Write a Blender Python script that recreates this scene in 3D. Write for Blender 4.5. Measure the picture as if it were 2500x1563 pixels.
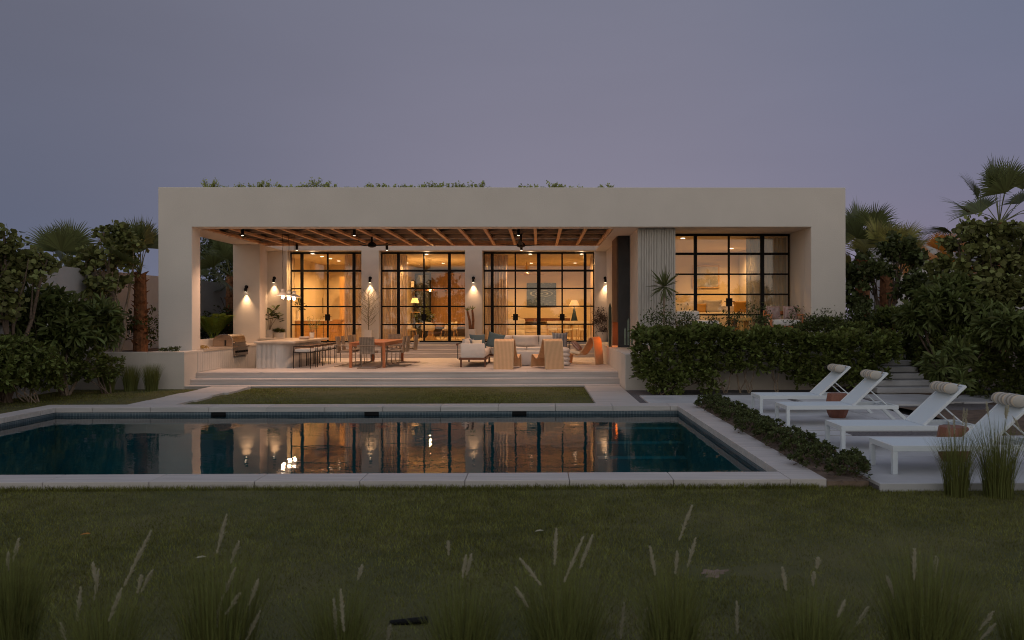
import bpy, math, random
import numpy as np
from mathutils import Matrix, Vector
D = bpy.data
for o in list(D.objects): D.objects.remove(o)
SC = bpy.context.scene
COL = SC.collection
R = random.Random(7)
NR = np.random.default_rng(11)
pi = math.pi
# ------------------------------------------------------------------ camera
F, PX, PY, H = 1900.0, 1340.0, 771.0, 1.95       # focal length and principal point in photo pixels, eye height
PSI, RHO = 0.0131, 0.00156
fw = Vector((math.sin(PSI), math.cos(PSI), 0)); rt = Vector((math.cos(PSI), -math.sin(PSI), 0)); up = Vector((0, 0, 1))
cam_d = D.cameras.new('camera'); cam = D.objects.new('camera', cam_d); COL.objects.link(cam)
rr = math.cos(RHO)*rt - math.sin(RHO)*up; uu = math.sin(RHO)*rt + math.cos(RHO)*up
m = Matrix.Identity(4)
for i in range(3):
    m[i][0] = rr[i]; m[i][1] = uu[i]; m[i][2] = -fw[i]
m[2][3] = H
cam.matrix_world = m
cam_d.sensor_width = 36; cam_d.lens = F/2500*36
cam_d.shift_x = -(PX-1250)/2500; cam_d.shift_y = (PY-781.5)/2500
cam_d.clip_start = 0.1; cam_d.clip_end = 3000
cam_d.dof.use_dof = True; cam_d.dof.focus_distance = 20; cam_d.dof.aperture_fstop = 2.8
SC.camera = cam
def ray(u, v):
    du, dv = u-PX, v-PY
    a = (du*math.cos(RHO) - dv*math.sin(RHO))/F
    b = -(du*math.sin(RHO) + dv*math.cos(RHO))/F
    return fw + a*rt + b*up
def P(u, v, Y):
    d = ray(u, v); return Vector((0, 0, H)) + d*(Y/d.y)
def G(u, v, z=0.0):
    d = ray(u, v); return Vector((0, 0, H)) + d*((z-H)/d.z)
def XP(u, Y, v=771): return P(u, v, Y).x
# ------------------------------------------------------------------ world: dusk sky
def s2l(c): return tuple(((x/255)/12.92 if x/255 <= .04045 else ((x/255+.055)/1.055)**2.4) for x in c)
w = D.worlds.new('World'); SC.world = w; w.use_nodes = True
nt = w.node_tree; N = nt.nodes; L = nt.links; N.clear()
out = N.new('ShaderNodeOutputWorld'); bg = N.new('ShaderNodeBackground'); L.new(bg.outputs[0], out.inputs[0])
tc = N.new('ShaderNodeTexCoord'); sx = N.new('ShaderNodeSeparateXYZ'); L.new(tc.outputs['Generated'], sx.inputs[0])
def ramp(stops):
    r = N.new('ShaderNodeValToRGB'); r.color_ramp.interpolation = 'B_SPLINE'
    e = r.color_ramp.elements
    while len(e) < len(stops): e.new(.5)
    for i, (p, c) in enumerate(stops): e[i].position = p; e[i].color = (*c, 1)
    return r
def mrange(src, a, b):
    n = N.new('ShaderNodeMapRange'); n.interpolation_type = 'SMOOTHSTEP'; L.new(src, n.inputs[0]); n.inputs[1].default_value = a; n.inputs[2].default_value = b
    return n.outputs[0]
def mixc(f, a, b):
    n = N.new('ShaderNodeMix'); n.data_type = 'RGBA'; L.new(f, n.inputs[0]); L.new(a, n.inputs[6]); L.new(b, n.inputs[7]); return n.outputs[2]
SKY_L = ramp([(0, s2l((97, 105, 128))), (.14, s2l((96, 101, 121))), (.4, s2l((105, 106, 121))), (1, s2l((118, 122, 138)))])
SKY_C = ramp([(0, s2l((140, 135, 152))), (.15, s2l((133, 129, 147))), (.4, s2l((118, 120, 138))), (1, s2l((120, 124, 140)))])
SKY_R = ramp([(0, s2l((134, 121, 142))), (.15, s2l((119, 119, 141))), (.4, s2l((104, 113, 135))), (1, s2l((118, 122, 138)))])
SKY_B = ramp([(0, (.90, .77, .62)), (.2, (.80, .72, .63)), (.5, (.50, .52, .54)), (1, s2l((150, 154, 172)))])
for r_ in (SKY_L, SKY_C, SKY_R, SKY_B): L.new(sx.outputs[2], r_.inputs[0])
c1 = mixc(mrange(sx.outputs[0], -.62, .02), SKY_L.outputs[0], SKY_C.outputs[0])
c2 = mixc(mrange(sx.outputs[0], .1, .56), c1, SKY_R.outputs[0])
c3 = mixc(mrange(sx.outputs[1], .45, -.55), c2, SKY_B.outputs[0])
# very faint high haze streaks
mpw = N.new('ShaderNodeMapping'); mpw.inputs['Scale'].default_value = (1.2, 1.2, 5); L.new(tc.outputs['Generated'], mpw.inputs[0])
nzw = N.new('ShaderNodeTexNoise'); nzw.inputs['Scale'].default_value = 2.2; nzw.inputs['Detail'].default_value = 5; L.new(mpw.outputs[0], nzw.inputs[0])
mrw = N.new('ShaderNodeMapRange'); mrw.inputs[1].default_value = .3; mrw.inputs[2].default_value = .7; mrw.inputs[3].default_value = .975; mrw.inputs[4].default_value = 1.025; L.new(nzw.outputs[0], mrw.inputs[0])
hsw = N.new('ShaderNodeHueSaturation'); L.new(c3, hsw.inputs['Color']); L.new(mrw.outputs[0], hsw.inputs['Value'])
L.new(hsw.outputs[0], bg.inputs[0]); bg.inputs[1].default_value = 1.0
SC.view_settings.view_transform = 'Standard'; SC.view_settings.look = 'None'
SC.view_settings.exposure = 0.0; SC.view_settings.gamma = 1.0
cy = SC.cycles
cy.use_denoising = True; cy.pixel_filter_type = 'BLACKMAN_HARRIS'; cy.filter_width = 1.05; cy.max_bounces = 8; cy.diffuse_bounces = 4; cy.glossy_bounces = 4; cy.transmission_bounces = 6
cy.transparent_max_bounces = 24; cy.sample_clamp_indirect = 4.0; cy.caustics_reflective = False; cy.caustics_refractive = False
# ------------------------------------------------------------------ materials
MATS = {}
def mat(name, col, rough=.6, var=0.0, vscale=3.0, bump=0.0, bscale=40.0, metal=0.0, island=0.0, spec=.5, emit=None, estr=0.0,
        streak=None, trans=0.0, col2=None, detail=4):
    if name in MATS: return MATS[name]
    m = D.materials.new(name); m.use_nodes = True; nt = m.node_tree; N = nt.nodes; L = nt.links
    b = N['Principled BSDF']; b.inputs['Base Color'].default_value = (*col, 1); b.inputs['Roughness'].default_value = rough
    b.inputs['Metallic'].default_value = metal; b.inputs['Specular IOR Level'].default_value = spec
    tc = N.new('ShaderNodeTexCoord'); co = tc.outputs['Object']
    if streak:
        mp = N.new('ShaderNodeMapping'); mp.inputs['Scale'].default_value = streak; L.new(co, mp.inputs[0]); co = mp.outputs[0]
    base = None
    if var or col2:
        n = N.new('ShaderNodeTexNoise'); n.inputs['Scale'].default_value = vscale; n.inputs['Detail'].default_value = detail; L.new(co, n.inputs[0])
        mr = N.new('ShaderNodeMapRange'); mr.inputs[1].default_value = .3; mr.inputs[2].default_value = .7; L.new(n.outputs[0], mr.inputs[0])
        mx = N.new('ShaderNodeMix'); mx.data_type = 'RGBA'; L.new(mr.outputs[0], mx.inputs[0])
        c2 = col2 or tuple(min(1, c*(1+var)) for c in col); c0 = col if col2 else tuple(c*(1-var) for c in col)
        mx.inputs[6].default_value = (*c0, 1); mx.inputs[7].default_value = (*c2, 1); base = mx.outputs[2]
        L.new(base, b.inputs['Base Color'])
    if island:
        g = N.new('ShaderNodeNewGeometry'); hs = N.new('ShaderNodeHueSaturation')
        mr = N.new('ShaderNodeMapRange'); mr.inputs[3].default_value = 1-island; mr.inputs[4].default_value = 1+island; L.new(g.outputs['Random Per Island'], mr.inputs[0])
        mh = N.new('ShaderNodeMapRange'); mh.inputs[3].default_value = .5-.04*island; mh.inputs[4].default_value = .5+.03*island; L.new(g.outputs['Random Per Island'], mh.inputs[0])
        if base: L.new(base, hs.inputs['Color'])
        else: hs.inputs['Color'].default_value = (*col, 1)
        L.new(mr.outputs[0], hs.inputs['Value']); L.new(mh.outputs[0], hs.inputs['Hue']); L.new(hs.outputs[0], b.inputs['Base Color'])
    if bump:
        n = N.new('ShaderNodeTexNoise'); n.inputs['Scale'].default_value = bscale; n.inputs['Detail'].default_value = 5; L.new(tc.outputs['Object'], n.inputs[0])
        bp = N.new('ShaderNodeBump'); bp.inputs['Strength'].default_value = bump; bp.inputs['Distance'].default_value = .01
        L.new(n.outputs[0], bp.inputs['Height']); L.new(bp.outputs[0], b.inputs['Normal'])
    if emit: b.inputs['Emission Color'].default_value = (*emit, 1); b.inputs['Emission Strength'].default_value = estr
    if trans:
        t = N.new('ShaderNodeBsdfTranslucent'); t.inputs[0].default_value = (*[min(1, c*1.3) for c in col], 1)
        ms = N.new('ShaderNodeMixShader'); ms.inputs[0].default_value = trans; o = N['Material Output']
        L.new(b.outputs[0], ms.inputs[1]); L.new(t.outputs[0], ms.inputs[2]); L.new(ms.outputs[0], o.inputs[0])
    MATS[name] = m; return m
def weave(name, c1, c2, sx_, sz_, rough=.6, axes=(0, 2), bstr=.6, nv=(.75, 1.2)):
    m = D.materials.new(name); m.use_nodes = True; nt = m.node_tree; N = nt.nodes; L = nt.links; b = N['Principled BSDF']
    b.inputs['Roughness'].default_value = rough
    tc = N.new('ShaderNodeTexCoord'); s = N.new('ShaderNodeSeparateXYZ'); L.new(tc.outputs['Object'], s.inputs[0])
    def w(i, k):
        a = N.new('ShaderNodeMath'); a.operation = 'MULTIPLY'; L.new(s.outputs[i], a.inputs[0]); a.inputs[1].default_value = k*2*pi
        c = N.new('ShaderNodeMath'); c.operation = 'SINE'; L.new(a.outputs[0], c.inputs[0]); return c.outputs[0]
    a = w(axes[0], sx_); c = w(axes[1], sz_)
    p = N.new('ShaderNodeMath'); p.operation = 'ADD'; L.new(a, p.inputs[0]); L.new(c, p.inputs[1])
    mr = N.new('ShaderNodeMapRange'); mr.inputs[1].default_value = -1.6; mr.inputs[2].default_value = 1.6; L.new(p.outputs[0], mr.inputs[0])
    no = N.new('ShaderNodeTexNoise'); no.inputs['Scale'].default_value = 9; L.new(tc.outputs['Object'], no.inputs[0])
    mx = N.new('ShaderNodeMix'); mx.data_type = 'RGBA'; L.new(mr.outputs[0], mx.inputs[0]); mx.inputs[6].default_value = (*c1, 1); mx.inputs[7].default_value = (*c2, 1)
    hs = N.new('ShaderNodeHueSaturation'); L.new(mx.outputs[2], hs.inputs['Color'])
    m2 = N.new('ShaderNodeMapRange'); m2.inputs[1].default_value = .3; m2.inputs[2].default_value = .7; m2.inputs[3].default_value = nv[0]; m2.inputs[4].default_value = nv[1]; L.new(no.outputs[0], m2.inputs[0]); L.new(m2.outputs[0], hs.inputs['Value'])
    L.new(hs.outputs[0], b.inputs['Base Color'])
    bp = N.new('ShaderNodeBump'); bp.inputs['Strength'].default_value = bstr; bp.inputs['Distance'].default_value = .006; L.new(mr.outputs[0], bp.inputs['Height']); L.new(bp.outputs[0], b.inputs['Normal'])
    MATS[name] = m; return m
def tiles(name, c1, c2, mortar, scale, ms=.03, rough=.2, axes='XZ', var=True, off=0.0, wid=.5, hei=.5):
    m = D.materials.new(name); m.use_nodes = True; nt = m.node_tree; N = nt.nodes; L = nt.links; b = N['Principled BSDF']
    b.inputs['Roughness'].default_value = rough
    tc = N.new('ShaderNodeTexCoord'); s = N.new('ShaderNodeSeparateXYZ'); L.new(tc.outputs['Object'], s.inputs[0])
    cb = N.new('ShaderNodeCombineXYZ')
    if axes == 'WALL':
        a = N.new('ShaderNodeMath'); a.operation = 'ADD'; L.new(s.outputs[0], a.inputs[0]); L.new(s.outputs[1], a.inputs[1]); L.new(a.outputs[0], cb.inputs[0]); L.new(s.outputs[2], cb.inputs[1])
    else:
        L.new(s.outputs['XYZ'.index(axes[0])], cb.inputs[0]); L.new(s.outputs['XYZ'.index(axes[1])], cb.inputs[1])
    t = N.new('ShaderNodeTexBrick'); t.offset = off; t.inputs['Scale'].default_value = scale; t.inputs['Mortar Size'].default_value = ms
    t.inputs['Brick Width'].default_value = wid; t.inputs['Row Height'].default_value = hei
    t.inputs['Color1'].default_value = (*c1, 1); t.inputs['Color2'].default_value = (*c2, 1); t.inputs['Mortar'].default_value = (*mortar, 1)
    L.new(cb.outputs[0], t.inputs[0]); 
    no = N.new('ShaderNodeTexNoise'); no.inputs['Scale'].default_value = 2.2; no.inputs['Detail'].default_value = 6; L.new(tc.outputs['Object'], no.inputs[0])
    hs = N.new('ShaderNodeHueSaturation'); L.new(t.outputs[0], hs.inputs['Color'])
    m2 = N.new('ShaderNodeMapRange'); m2.inputs[1].default_value = .3; m2.inputs[2].default_value = .7; m2.inputs[3].default_value = .86; m2.inputs[4].default_value = 1.1; L.new(no.outputs[0], m2.inputs[0]); L.new(m2.outputs[0], hs.inputs['Value'])
    L.new(hs.outputs[0], b.inputs['Base Color'])
    MATS[name] = m; return m
stucco = mat('stucco', (.625, .575, .525), .85, var=.045, vscale=.7, bump=.4, bscale=35)
stucco2 = mat('wall_render', (.60, .545, .485), .85, var=.06, vscale=1.3, bump=.3, bscale=50)
trav = mat('travertine', (.50, .47, .455), .6, island=.06, var=.12, vscale=2.0, streak=(.5, 7, 7), bump=.12, bscale=30)
trav_s = mat('travertine_step', (.52, .475, .45), .6, island=.06, var=.14, vscale=1.6, streak=(.45, 1, 9), bump=.12, bscale=30)
onyx = mat('veined_stone', (.42, .34, .27), .3, col2=(.62, .52, .42), vscale=3, streak=(1, .4, 3))
concrete = mat('deck_slab', (.46, .465, .48), .7, island=.08, var=.15, vscale=1.4, bump=.2, bscale=25)
shadowgap = mat('joint', (.05, .045, .04), .9)
black = mat('black_steel', (.008, .008, .009), .6, spec=.15)
wood = mat('ceiling_timber', (.58, .33, .17), .5, var=.15, vscale=4, streak=(3, .6, 3))
teak = mat('teak', (.46, .16, .06), .4, var=.25, vscale=5, streak=(4, .5, 1))
dwood = mat('dark_timber', (.13, .05, .025), .45, var=.2, vscale=5)
pwood = mat('wall_panelling', (.30, .16, .05), .45, var=.22, vscale=3, streak=(8, 8, .4))
shade_cloth = mat('shade_cloth', (.10, .07, .05), .9, var=.2, vscale=5, trans=.06)
slate = mat('black_slate', (.022, .024, .028), .5, var=.3, vscale=4)
brownst = mat('brown_stone', (.16, .09, .055), .7, var=.25, vscale=2)
wfab = mat('white_fabric', (.62, .585, .55), .9, var=.04, vscale=6, bump=.2, bscale=200)
bfab = mat('teal_fabric', (.10, .15, .17), .9, var=.1, vscale=6, bump=.3, bscale=200)
cream = mat('cream_fabric', (.72, .64, .50), .9, var=.05, vscale=6)
white_m = mat('white_metal', (.66, .72, .76), .4)
wmesh = mat('white_mesh', (.60, .68, .74), .8, var=.02, vscale=300)
terra = mat('terracotta', (.22, .085, .055), .55, var=.2, vscale=5, bump=.2, bscale=40)
pot_m = mat('white_pot', (.58, .55, .52), .7, var=.05, vscale=3, bump=.2, bscale=30)
steel = mat('brushed_steel', (.42, .35, .29), .25, metal=1.0, var=.06, vscale=8, streak=(.5, 8, .5))
soil = mat('soil', (.10, .065, .045), .95, var=.4, vscale=6, bump=.8, bscale=30)
sand = mat('sandy_soil', (.22, .16, .12), .95, var=.25, vscale=8, bump=.6, bscale=60)
gravel = mat('gravel', (.12, .11, .115), .9, var=.55, vscale=45, bump=1.0, bscale=70)
lawn_m = mat('turf', (.062, .070, .020), .95, col2=(.12, .112, .042), vscale=1.1, bump=.9, bscale=120, detail=8)
blade_m = mat('grass_blade', (.165, .168, .042), .7, island=.7, var=.40, vscale=3.5, detail=8, spec=.2, trans=.25)
fount_m = mat('fountain_grass', (.15, .165, .05), .7, island=.55, spec=.15, trans=.25)
plume_m = mat('plume', (.55, .52, .40), .9, trans=.4)
lf_hedge = mat('hedge_leaf', (.120, .145, .038), .55, island=.6, spec=.22, trans=.2)
lf_grape = mat('sea_grape_leaf', (.145, .155, .052), .6, island=.6, spec=.2, trans=.2)
lf_dark = mat('dark_leaf', (.072, .088, .030), .6, island=.5, spec=.2, trans=.15)
lf_frang = mat('frangipani_leaf', (.105, .130, .040), .55, island=.5, spec=.22, trans=.2)
lf_fern = mat('fern_leaf', (.34, .42, .06), .6, island=.3, trans=.3)
lf_roof = mat('roof_leaf', (.36, .40, .12), .6, island=.4, trans=.3)
lf_palm = mat('palm_leaf', (.12, .14, .05), .5, island=.35, spec=.4, trans=.2)
lf_palmy = mat('palm_leaf_yellow', (.24, .22, .06), .5, island=.35, spec=.4, trans=.25)
lf_orange = mat('orange_leaf_and_lit_palm', (.50, .20, .03), .5, island=.3, trans=.3)  # orange light on the palm is put into this colour; a fallen leaf shares it
lf_burg = mat('burgundy_leaf', (.045, .02, .015), .5, island=.4)
bark = mat('bark', (.14, .10, .075), .9, var=.3, vscale=12, bump=.6, bscale=40)
palebark = mat('pale_bark', (.26, .20, .15), .9, var=.25, vscale=12, bump=.4, bscale=40)
palmbark = mat('palm_bark', (.20, .085, .035), .9, var=.45, vscale=10, bump=.8, bscale=25)
petal = mat('petal', (.75, .75, .70), .7, trans=.2)
lampw = mat('lamp_disc', (1, 1, 1), .5, emit=(1, .80, .55), estr=7)
bulb_m = mat('bulb', (1, 1, 1), .5, emit=(1, .88, .72), estr=4.5)
shade_lit = mat('lit_shade', (.8, .6, .35), .8, emit=(1, .55, .18), estr=.75)
ceramic = mat('white_ceramic', (.72, .66, .60), .3)
in_wall = mat('interior_wall', (.62, .52, .36), .9)
in_floor = mat('interior_floor', (.50, .42, .32), .4, var=.08)
blonde = mat('blonde_timber', (.50, .33, .16), .5, var=.15, vscale=4)
cabinet = mat('cabinet_timber', (.52, .27, .07), .5, var=.15, vscale=3, streak=(.6, .6, 6))
outside = mat('neighbour_wall', (.40, .39, .40), .9, var=.05)
travp = mat('plain_travertine', (.56, .53, .50), .65, var=.08, vscale=2.0, bump=.12, bscale=30)
rattan = weave('rattan', (.58, .33, .16), (.86, .54, .30), 0, 24, axes=(0, 1), bstr=.3, nv=(.96, 1.03))
wicker = weave('wicker', (.13, .10, .075), (.37, .28, .205), 22, 34, axes=(0, 2))
wicker2 = weave('patterned_cloth', (.50, .40, .36), (.20, .07, .06), 26, 34, axes=(0, 2), rough=.9)
stripe_b = weave('striped_blue', (.30, .33, .36), (.10, .13, .17), 9, 0, rough=.9)
tilem = tiles('pool_tile', (.055, .085, .11), (.08, .115, .14), (.19, .23, .25), 1, .004, .6, 'WALL', off=0, wid=.066, hei=.066)
tileb = tiles('pool_floor', (.02, .33, .37), (.026, .37, .41), (.07, .46, .50), 1, .012, .35, 'XY', off=0, wid=.3, hei=.3)
# striped bolster: bands along local Y
def bands(name, cols, k, axis=1):
    m = D.materials.new(name); m.use_nodes = True; nt = m.node_tree; N = nt.nodes; L = nt.links; b = N['Principled BSDF']; b.inputs['Roughness'].default_value = .9
    tc = N.new('ShaderNodeTexCoord'); s = N.new('ShaderNodeSeparateXYZ'); L.new(tc.outputs['Object'], s.inputs[0])
    a = N.new('ShaderNodeMath'); a.operation = 'MULTIPLY'; L.new(s.outputs[axis], a.inputs[0]); a.inputs[1].default_value = k
    f = N.new('ShaderNodeMath'); f.operation = 'FRACT'; L.new(a.outputs[0], f.inputs[0])
    r = N.new('ShaderNodeValToRGB'); r.color_ramp.interpolation = 'CONSTANT'; e = r.color_ramp.elements
    while len(e) < len(cols): e.new(.5)
    for i, c in enumerate(cols): e[i].position = i/len(cols); e[i].color = (*c, 1)
    L.new(f.outputs[0], r.inputs[0]); L.new(r.outputs[0], b.inputs['Base Color']); MATS[name] = m; return m
bolster_m = bands('striped_canvas', [(.50, .47, .41), (.30, .27, .22), (.46, .44, .40), (.62, .52, .38), (.33, .30, .25)], 5.5)
# glass
def glass_mat(name, f0=.115, tint=(1, 1, 1)):
    m = D.materials.new(name); m.use_nodes = True; nt = m.node_tree; N = nt.nodes; L = nt.links; N.remove(N['Principled BSDF'])
    o = N['Material Output']; t = N.new('ShaderNodeBsdfTransparent'); t.inputs[0].default_value = (*tint, 1); g = N.new('ShaderNodeBsdfGlossy'); g.inputs['Roughness'].default_value = .002
    lw = N.new('ShaderNodeLayerWeight'); lw.inputs[0].default_value = .5
    pw = N.new('ShaderNodeMath'); pw.operation = 'POWER'; L.new(lw.outputs['Facing'], pw.inputs[0]); pw.inputs[1].default_value = 4
    mr = N.new('ShaderNodeMapRange'); L.new(pw.outputs[0], mr.inputs[0]); mr.inputs[3].default_value = f0; mr.inputs[4].default_value = 1
    mx = N.new('ShaderNodeMixShader'); L.new(mr.outputs[0], mx.inputs[0]); L.new(t.outputs[0], mx.inputs[1]); L.new(g.outputs[0], mx.inputs[2]); L.new(mx.outputs[0], o.inputs[0])
    MATS[name] = m; return m
glass = glass_mat('window_glass')
def water_mat():
    m = D.materials.new('pool_water'); m.use_nodes = True; nt = m.node_tree; N = nt.nodes; L = nt.links; N.remove(N['Principled BSDF'])
    o = N['Material Output']; t = N.new('ShaderNodeBsdfTransparent'); t.inputs[0].default_value = (.60, .88, .90, 1); g = N.new('ShaderNodeBsdfGlossy'); g.inputs['Roughness'].default_value = .0
    tc = N.new('ShaderNodeTexCoord'); mp = N.new('ShaderNodeMapping'); mp.inputs['Scale'].default_value = (1, 1.6, 1); L.new(tc.outputs['Object'], mp.inputs[0])
    n1 = N.new('ShaderNodeTexNoise'); n1.inputs['Scale'].default_value = 1.3; n1.inputs['Detail'].default_value = 1.5; L.new(mp.outputs[0], n1.inputs[0])
    n2 = N.new('ShaderNodeTexNoise'); n2.inputs['Scale'].default_value = 7; n2.inputs['Detail'].default_value = 2; L.new(mp.outputs[0], n2.inputs[0])
    n3 = N.new('ShaderNodeTexNoise'); n3.inputs['Scale'].default_value = .35; L.new(mp.outputs[0], n3.inputs[0])
    msk = N.new('ShaderNodeMapRange'); msk.inputs[1].default_value = .42; msk.inputs[2].default_value = .62; msk.inputs[3].default_value = .06; msk.inputs[4].default_value = .40; L.new(n3.outputs[0], msk.inputs[0])
    mm = N.new('ShaderNodeMath'); mm.operation = 'MULTIPLY'; L.new(n2.outputs[0], mm.inputs[0]); L.new(msk.outputs[0], mm.inputs[1])
    ad = N.new('ShaderNodeMath'); ad.operation = 'ADD'; L.new(n1.outputs[0], ad.inputs[0]); L.new(mm.outputs[0], ad.inputs[1])
    bp = N.new('ShaderNodeBump'); bp.inputs['Strength'].default_value = .5; bp.inputs['Distance'].default_value = .0065; L.new(ad.outputs[0], bp.inputs['Height'])
    fr = N.new('ShaderNodeFresnel'); fr.inputs[0].default_value = 1.33; L.new(bp.outputs[0], fr.inputs[1]); L.new(bp.outputs[0], g.inputs['Normal'])
    mx = N.new('ShaderNodeMixShader'); L.new(fr.outputs[0], mx.inputs[0]); L.new(t.outputs[0], mx.inputs[1]); L.new(g.outputs[0], mx.inputs[2]); L.new(mx.outputs[0], o.inputs[0])
    return m
water_m = water_mat()
def curtain_mat(name, col):
    m = D.materials.new(name); m.use_nodes = True; nt = m.node_tree; N = nt.nodes; L = nt.links; b = N['Principled BSDF']
    b.inputs['Base Color'].default_value = (*col, 1); b.inputs['Roughness'].default_value = .95
    t = N.new('ShaderNodeBsdfTranslucent'); t.inputs[0].default_value = (*col, 1); ms = N.new('ShaderNodeMixShader'); ms.inputs[0].default_value = .22
    tr = N.new('ShaderNodeBsdfTransparent'); m2 = N.new('ShaderNodeMixShader'); m2.inputs[0].default_value = .12
    L.new(b.outputs[0], ms.inputs[1]); L.new(t.outputs[0], ms.inputs[2]); L.new(ms.outputs[0], m2.inputs[1]); L.new(tr.outputs[0], m2.inputs[2]); L.new(m2.outputs[0], N['Material Output'].inputs[0])
    MATS[name] = m; return m
sheer = curtain_mat('sheer_curtain', (.62, .50, .42)); drape = curtain_mat('green_curtain', (.30, .34, .32))
# ------------------------------------------------------------------ geometry helpers
ORG = {}
class MB:
    def __init__(s): s.v = []; s.f = []; s.M = None
    def at(s, x=0, y=0, z=0, rz=0, rx=0, ry=0, sc=1):
        s.M = Matrix.Translation((x, y, z)) @ Matrix.Rotation(rz, 4, 'Z') @ Matrix.Rotation(ry, 4, 'Y') @ Matrix.Rotation(rx, 4, 'X') @ Matrix.Scale(sc, 4); return s
    def add(s, vs, fs):
        n = len(s.v)
        for p in vs:
            p = Vector(p); p = s.M @ p if s.M is not None else p
            s.v.append((p.x, p.y, p.z))
        s.f += [tuple(i+n for i in f) for f in fs]; return s
    def box(s, x0, x1, y0, y1, z0, z1):
        s.add([(x0, y0, z0), (x1, y0, z0), (x1, y1, z0), (x0, y1, z0), (x0, y0, z1), (x1, y0, z1), (x1, y1, z1), (x0, y1, z1)],
              [(0, 3, 2, 1), (4, 5, 6, 7), (0, 1, 5, 4), (1, 2, 6, 5), (2, 3, 7, 6), (3, 0, 4, 7)]); return s
    def quad(s, a, b, c, d): return s.add([a, b, c, d], [(0, 1, 2, 3)])
    def tube(s, pts, r, n=8, caps=True, flat=1.0):
        pts = [Vector(p) for p in pts]; k = len(pts); rs = r if isinstance(r, (list, tuple)) else [r]*k
        vs = []; pu = None
        for i, p in enumerate(pts):
            t = (pts[min(i+1, k-1)]-pts[max(i-1, 0)])
            t = t.normalized() if t.length > 1e-9 else Vector((0, 0, 1))
            if pu is None: a = Vector((0, 0, 1)) if abs(t.z) < .9 else Vector((1, 0, 0)); u = t.cross(a).normalized()
            else: u = (pu - t*pu.dot(t)).normalized()
            pu = u; w_ = t.cross(u)
            for j in range(n):
                an = 2*pi*j/n; vs.append(p + rs[i]*(math.cos(an)*u + flat*math.sin(an)*w_))
        fs = [(i*n+j, i*n+(j+1) % n, (i+1)*n+(j+1) % n, (i+1)*n+j) for i in range(k-1) for j in range(n)]
        if caps: fs += [tuple(range(n-1, -1, -1)), tuple((k-1)*n+j for j in range(n))]
        return s.add(vs, fs)
    def lathe(s, prof, n=20, c=(0, 0, 0), sq=0):
        vs = []; k = len(prof)
        for r_, z in prof:
            for j in range(n):
                a = 2*pi*(j+.5)/n if n == 4 else 2*pi*j/n; vs.append((c[0]+r_*math.cos(a), c[1]+r_*math.sin(a), c[2]+z))
        fs = [(i*n+j, i*n+(j+1) % n, (i+1)*n+(j+1) % n, (i+1)*n+j) for i in range(k-1) for j in range(n)]
        fs += [tuple(range(n-1, -1, -1)), tuple((k-1)*n+j for j in range(n))]
        return s.add(vs, fs)
    def prism(s, poly, h0, h1, ax='z'):
        n = len(poly)
        f = {'z': lambda p, h: (p[0], p[1], h), 'y': lambda p, h: (p[0], h, p[1]), 'x': lambda p, h: (h, p[0], p[1])}[ax]
        vs = [f(p, h0) for p in poly]+[f(p, h1) for p in poly]
        return s.add(vs, [tuple(range(n-1, -1, -1)), tuple(range(n, 2*n))]+[(i, (i+1) % n, n+(i+1) % n, n+i) for i in range(n)])
    def ribbon(s, prof, y0, y1, th):
        # a bent sheet: profile in x-z extruded along y with thickness
        k = len(prof); nr = []
        for i in range(k):
            a = Vector(prof[max(i-1, 0)]); b = Vector(prof[min(i+1, k-1)]); t = (b-a).normalized(); nr.append(Vector((-t.y, t.x)))
        o = [(Vector(p)+n_*th) for p, n_ in zip(prof, nr)]
        vs = []
        for y in (y0, y1):
            vs += [(p[0], y, p[1]) for p in prof]+[(p.x, y, p.y) for p in o]
        m_ = 2*k; fs = []
        for i in range(k-1):
            fs += [(i, i+1, m_+i+1, m_+i), (k+i+1, k+i, m_+k+i, m_+k+i+1), (i+1, i, k+i, k+i+1), (m_+i, m_+i+1, m_+k+i+1, m_+k+i)]
        fs += [(0, m_, m_+k, k), (k-1, k+k-1, m_+k+k-1, m_+k-1)]
        return s.add(vs, fs)
    def build(s, name, m, parent=None, smooth=False, local=False, bevel=0):
        vs = s.v
        if parent is not None and not local:
            ox, oy, oz = ORG[parent.name]; vs = [(x-ox, y-oy, z-oz) for x, y, z in vs]
        me = D.meshes.new(name); me.from_pydata(vs, [], s.f); me.update()
        me.materials.append(m)
        if smooth:
            me.polygons.foreach_set('use_smooth', [True]*len(me.polygons)); 
            try: me.set_sharp_from_angle(angle=math.radians(40))
            except Exception: pass
        o = D.objects.new(name, me); COL.objects.link(o)
        if parent is not None: o.parent = parent; ORG[o.name] = ORG[parent.name]
        else: ORG[o.name] = (0, 0, 0)
        if bevel:
            b = o.modifiers.new('bevel', 'BEVEL'); b.width = bevel; b.segments = 2; b.limit_method = 'ANGLE'
        return o
def npmesh(name, V, F, m, parent=None, local=False, smooth=False):
    """V (n,3), F (k,s) equal-size faces"""
    V = np.asarray(V, dtype=np.float32); F = np.asarray(F, dtype=np.int32)
    if parent is not None and not local: V = V - np.array(ORG[parent.name], dtype=np.float32)
    me = D.meshes.new(name); me.vertices.add(len(V)); me.vertices.foreach_set('co', V.ravel())
    me.loops.add(F.size); me.loops.foreach_set('vertex_index', F.ravel())
    me.polygons.add(len(F)); me.polygons.foreach_set('loop_start', np.arange(0, F.size, F.shape[1], dtype=np.int32))
    try: me.polygons.foreach_set('loop_total', np.full(len(F), F.shape[1], dtype=np.int32))
    except Exception: pass
    if smooth: me.polygons.foreach_set('use_smooth', [True]*len(F))
    me.update(calc_edges=True); me.validate(); me.materials.append(m)
    o = D.objects.new(name, me); COL.objects.link(o)
    if parent is not None: o.parent = parent; ORG[o.name] = ORG[parent.name]
    else: ORG[o.name] = (0, 0, 0)
    return o
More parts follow.
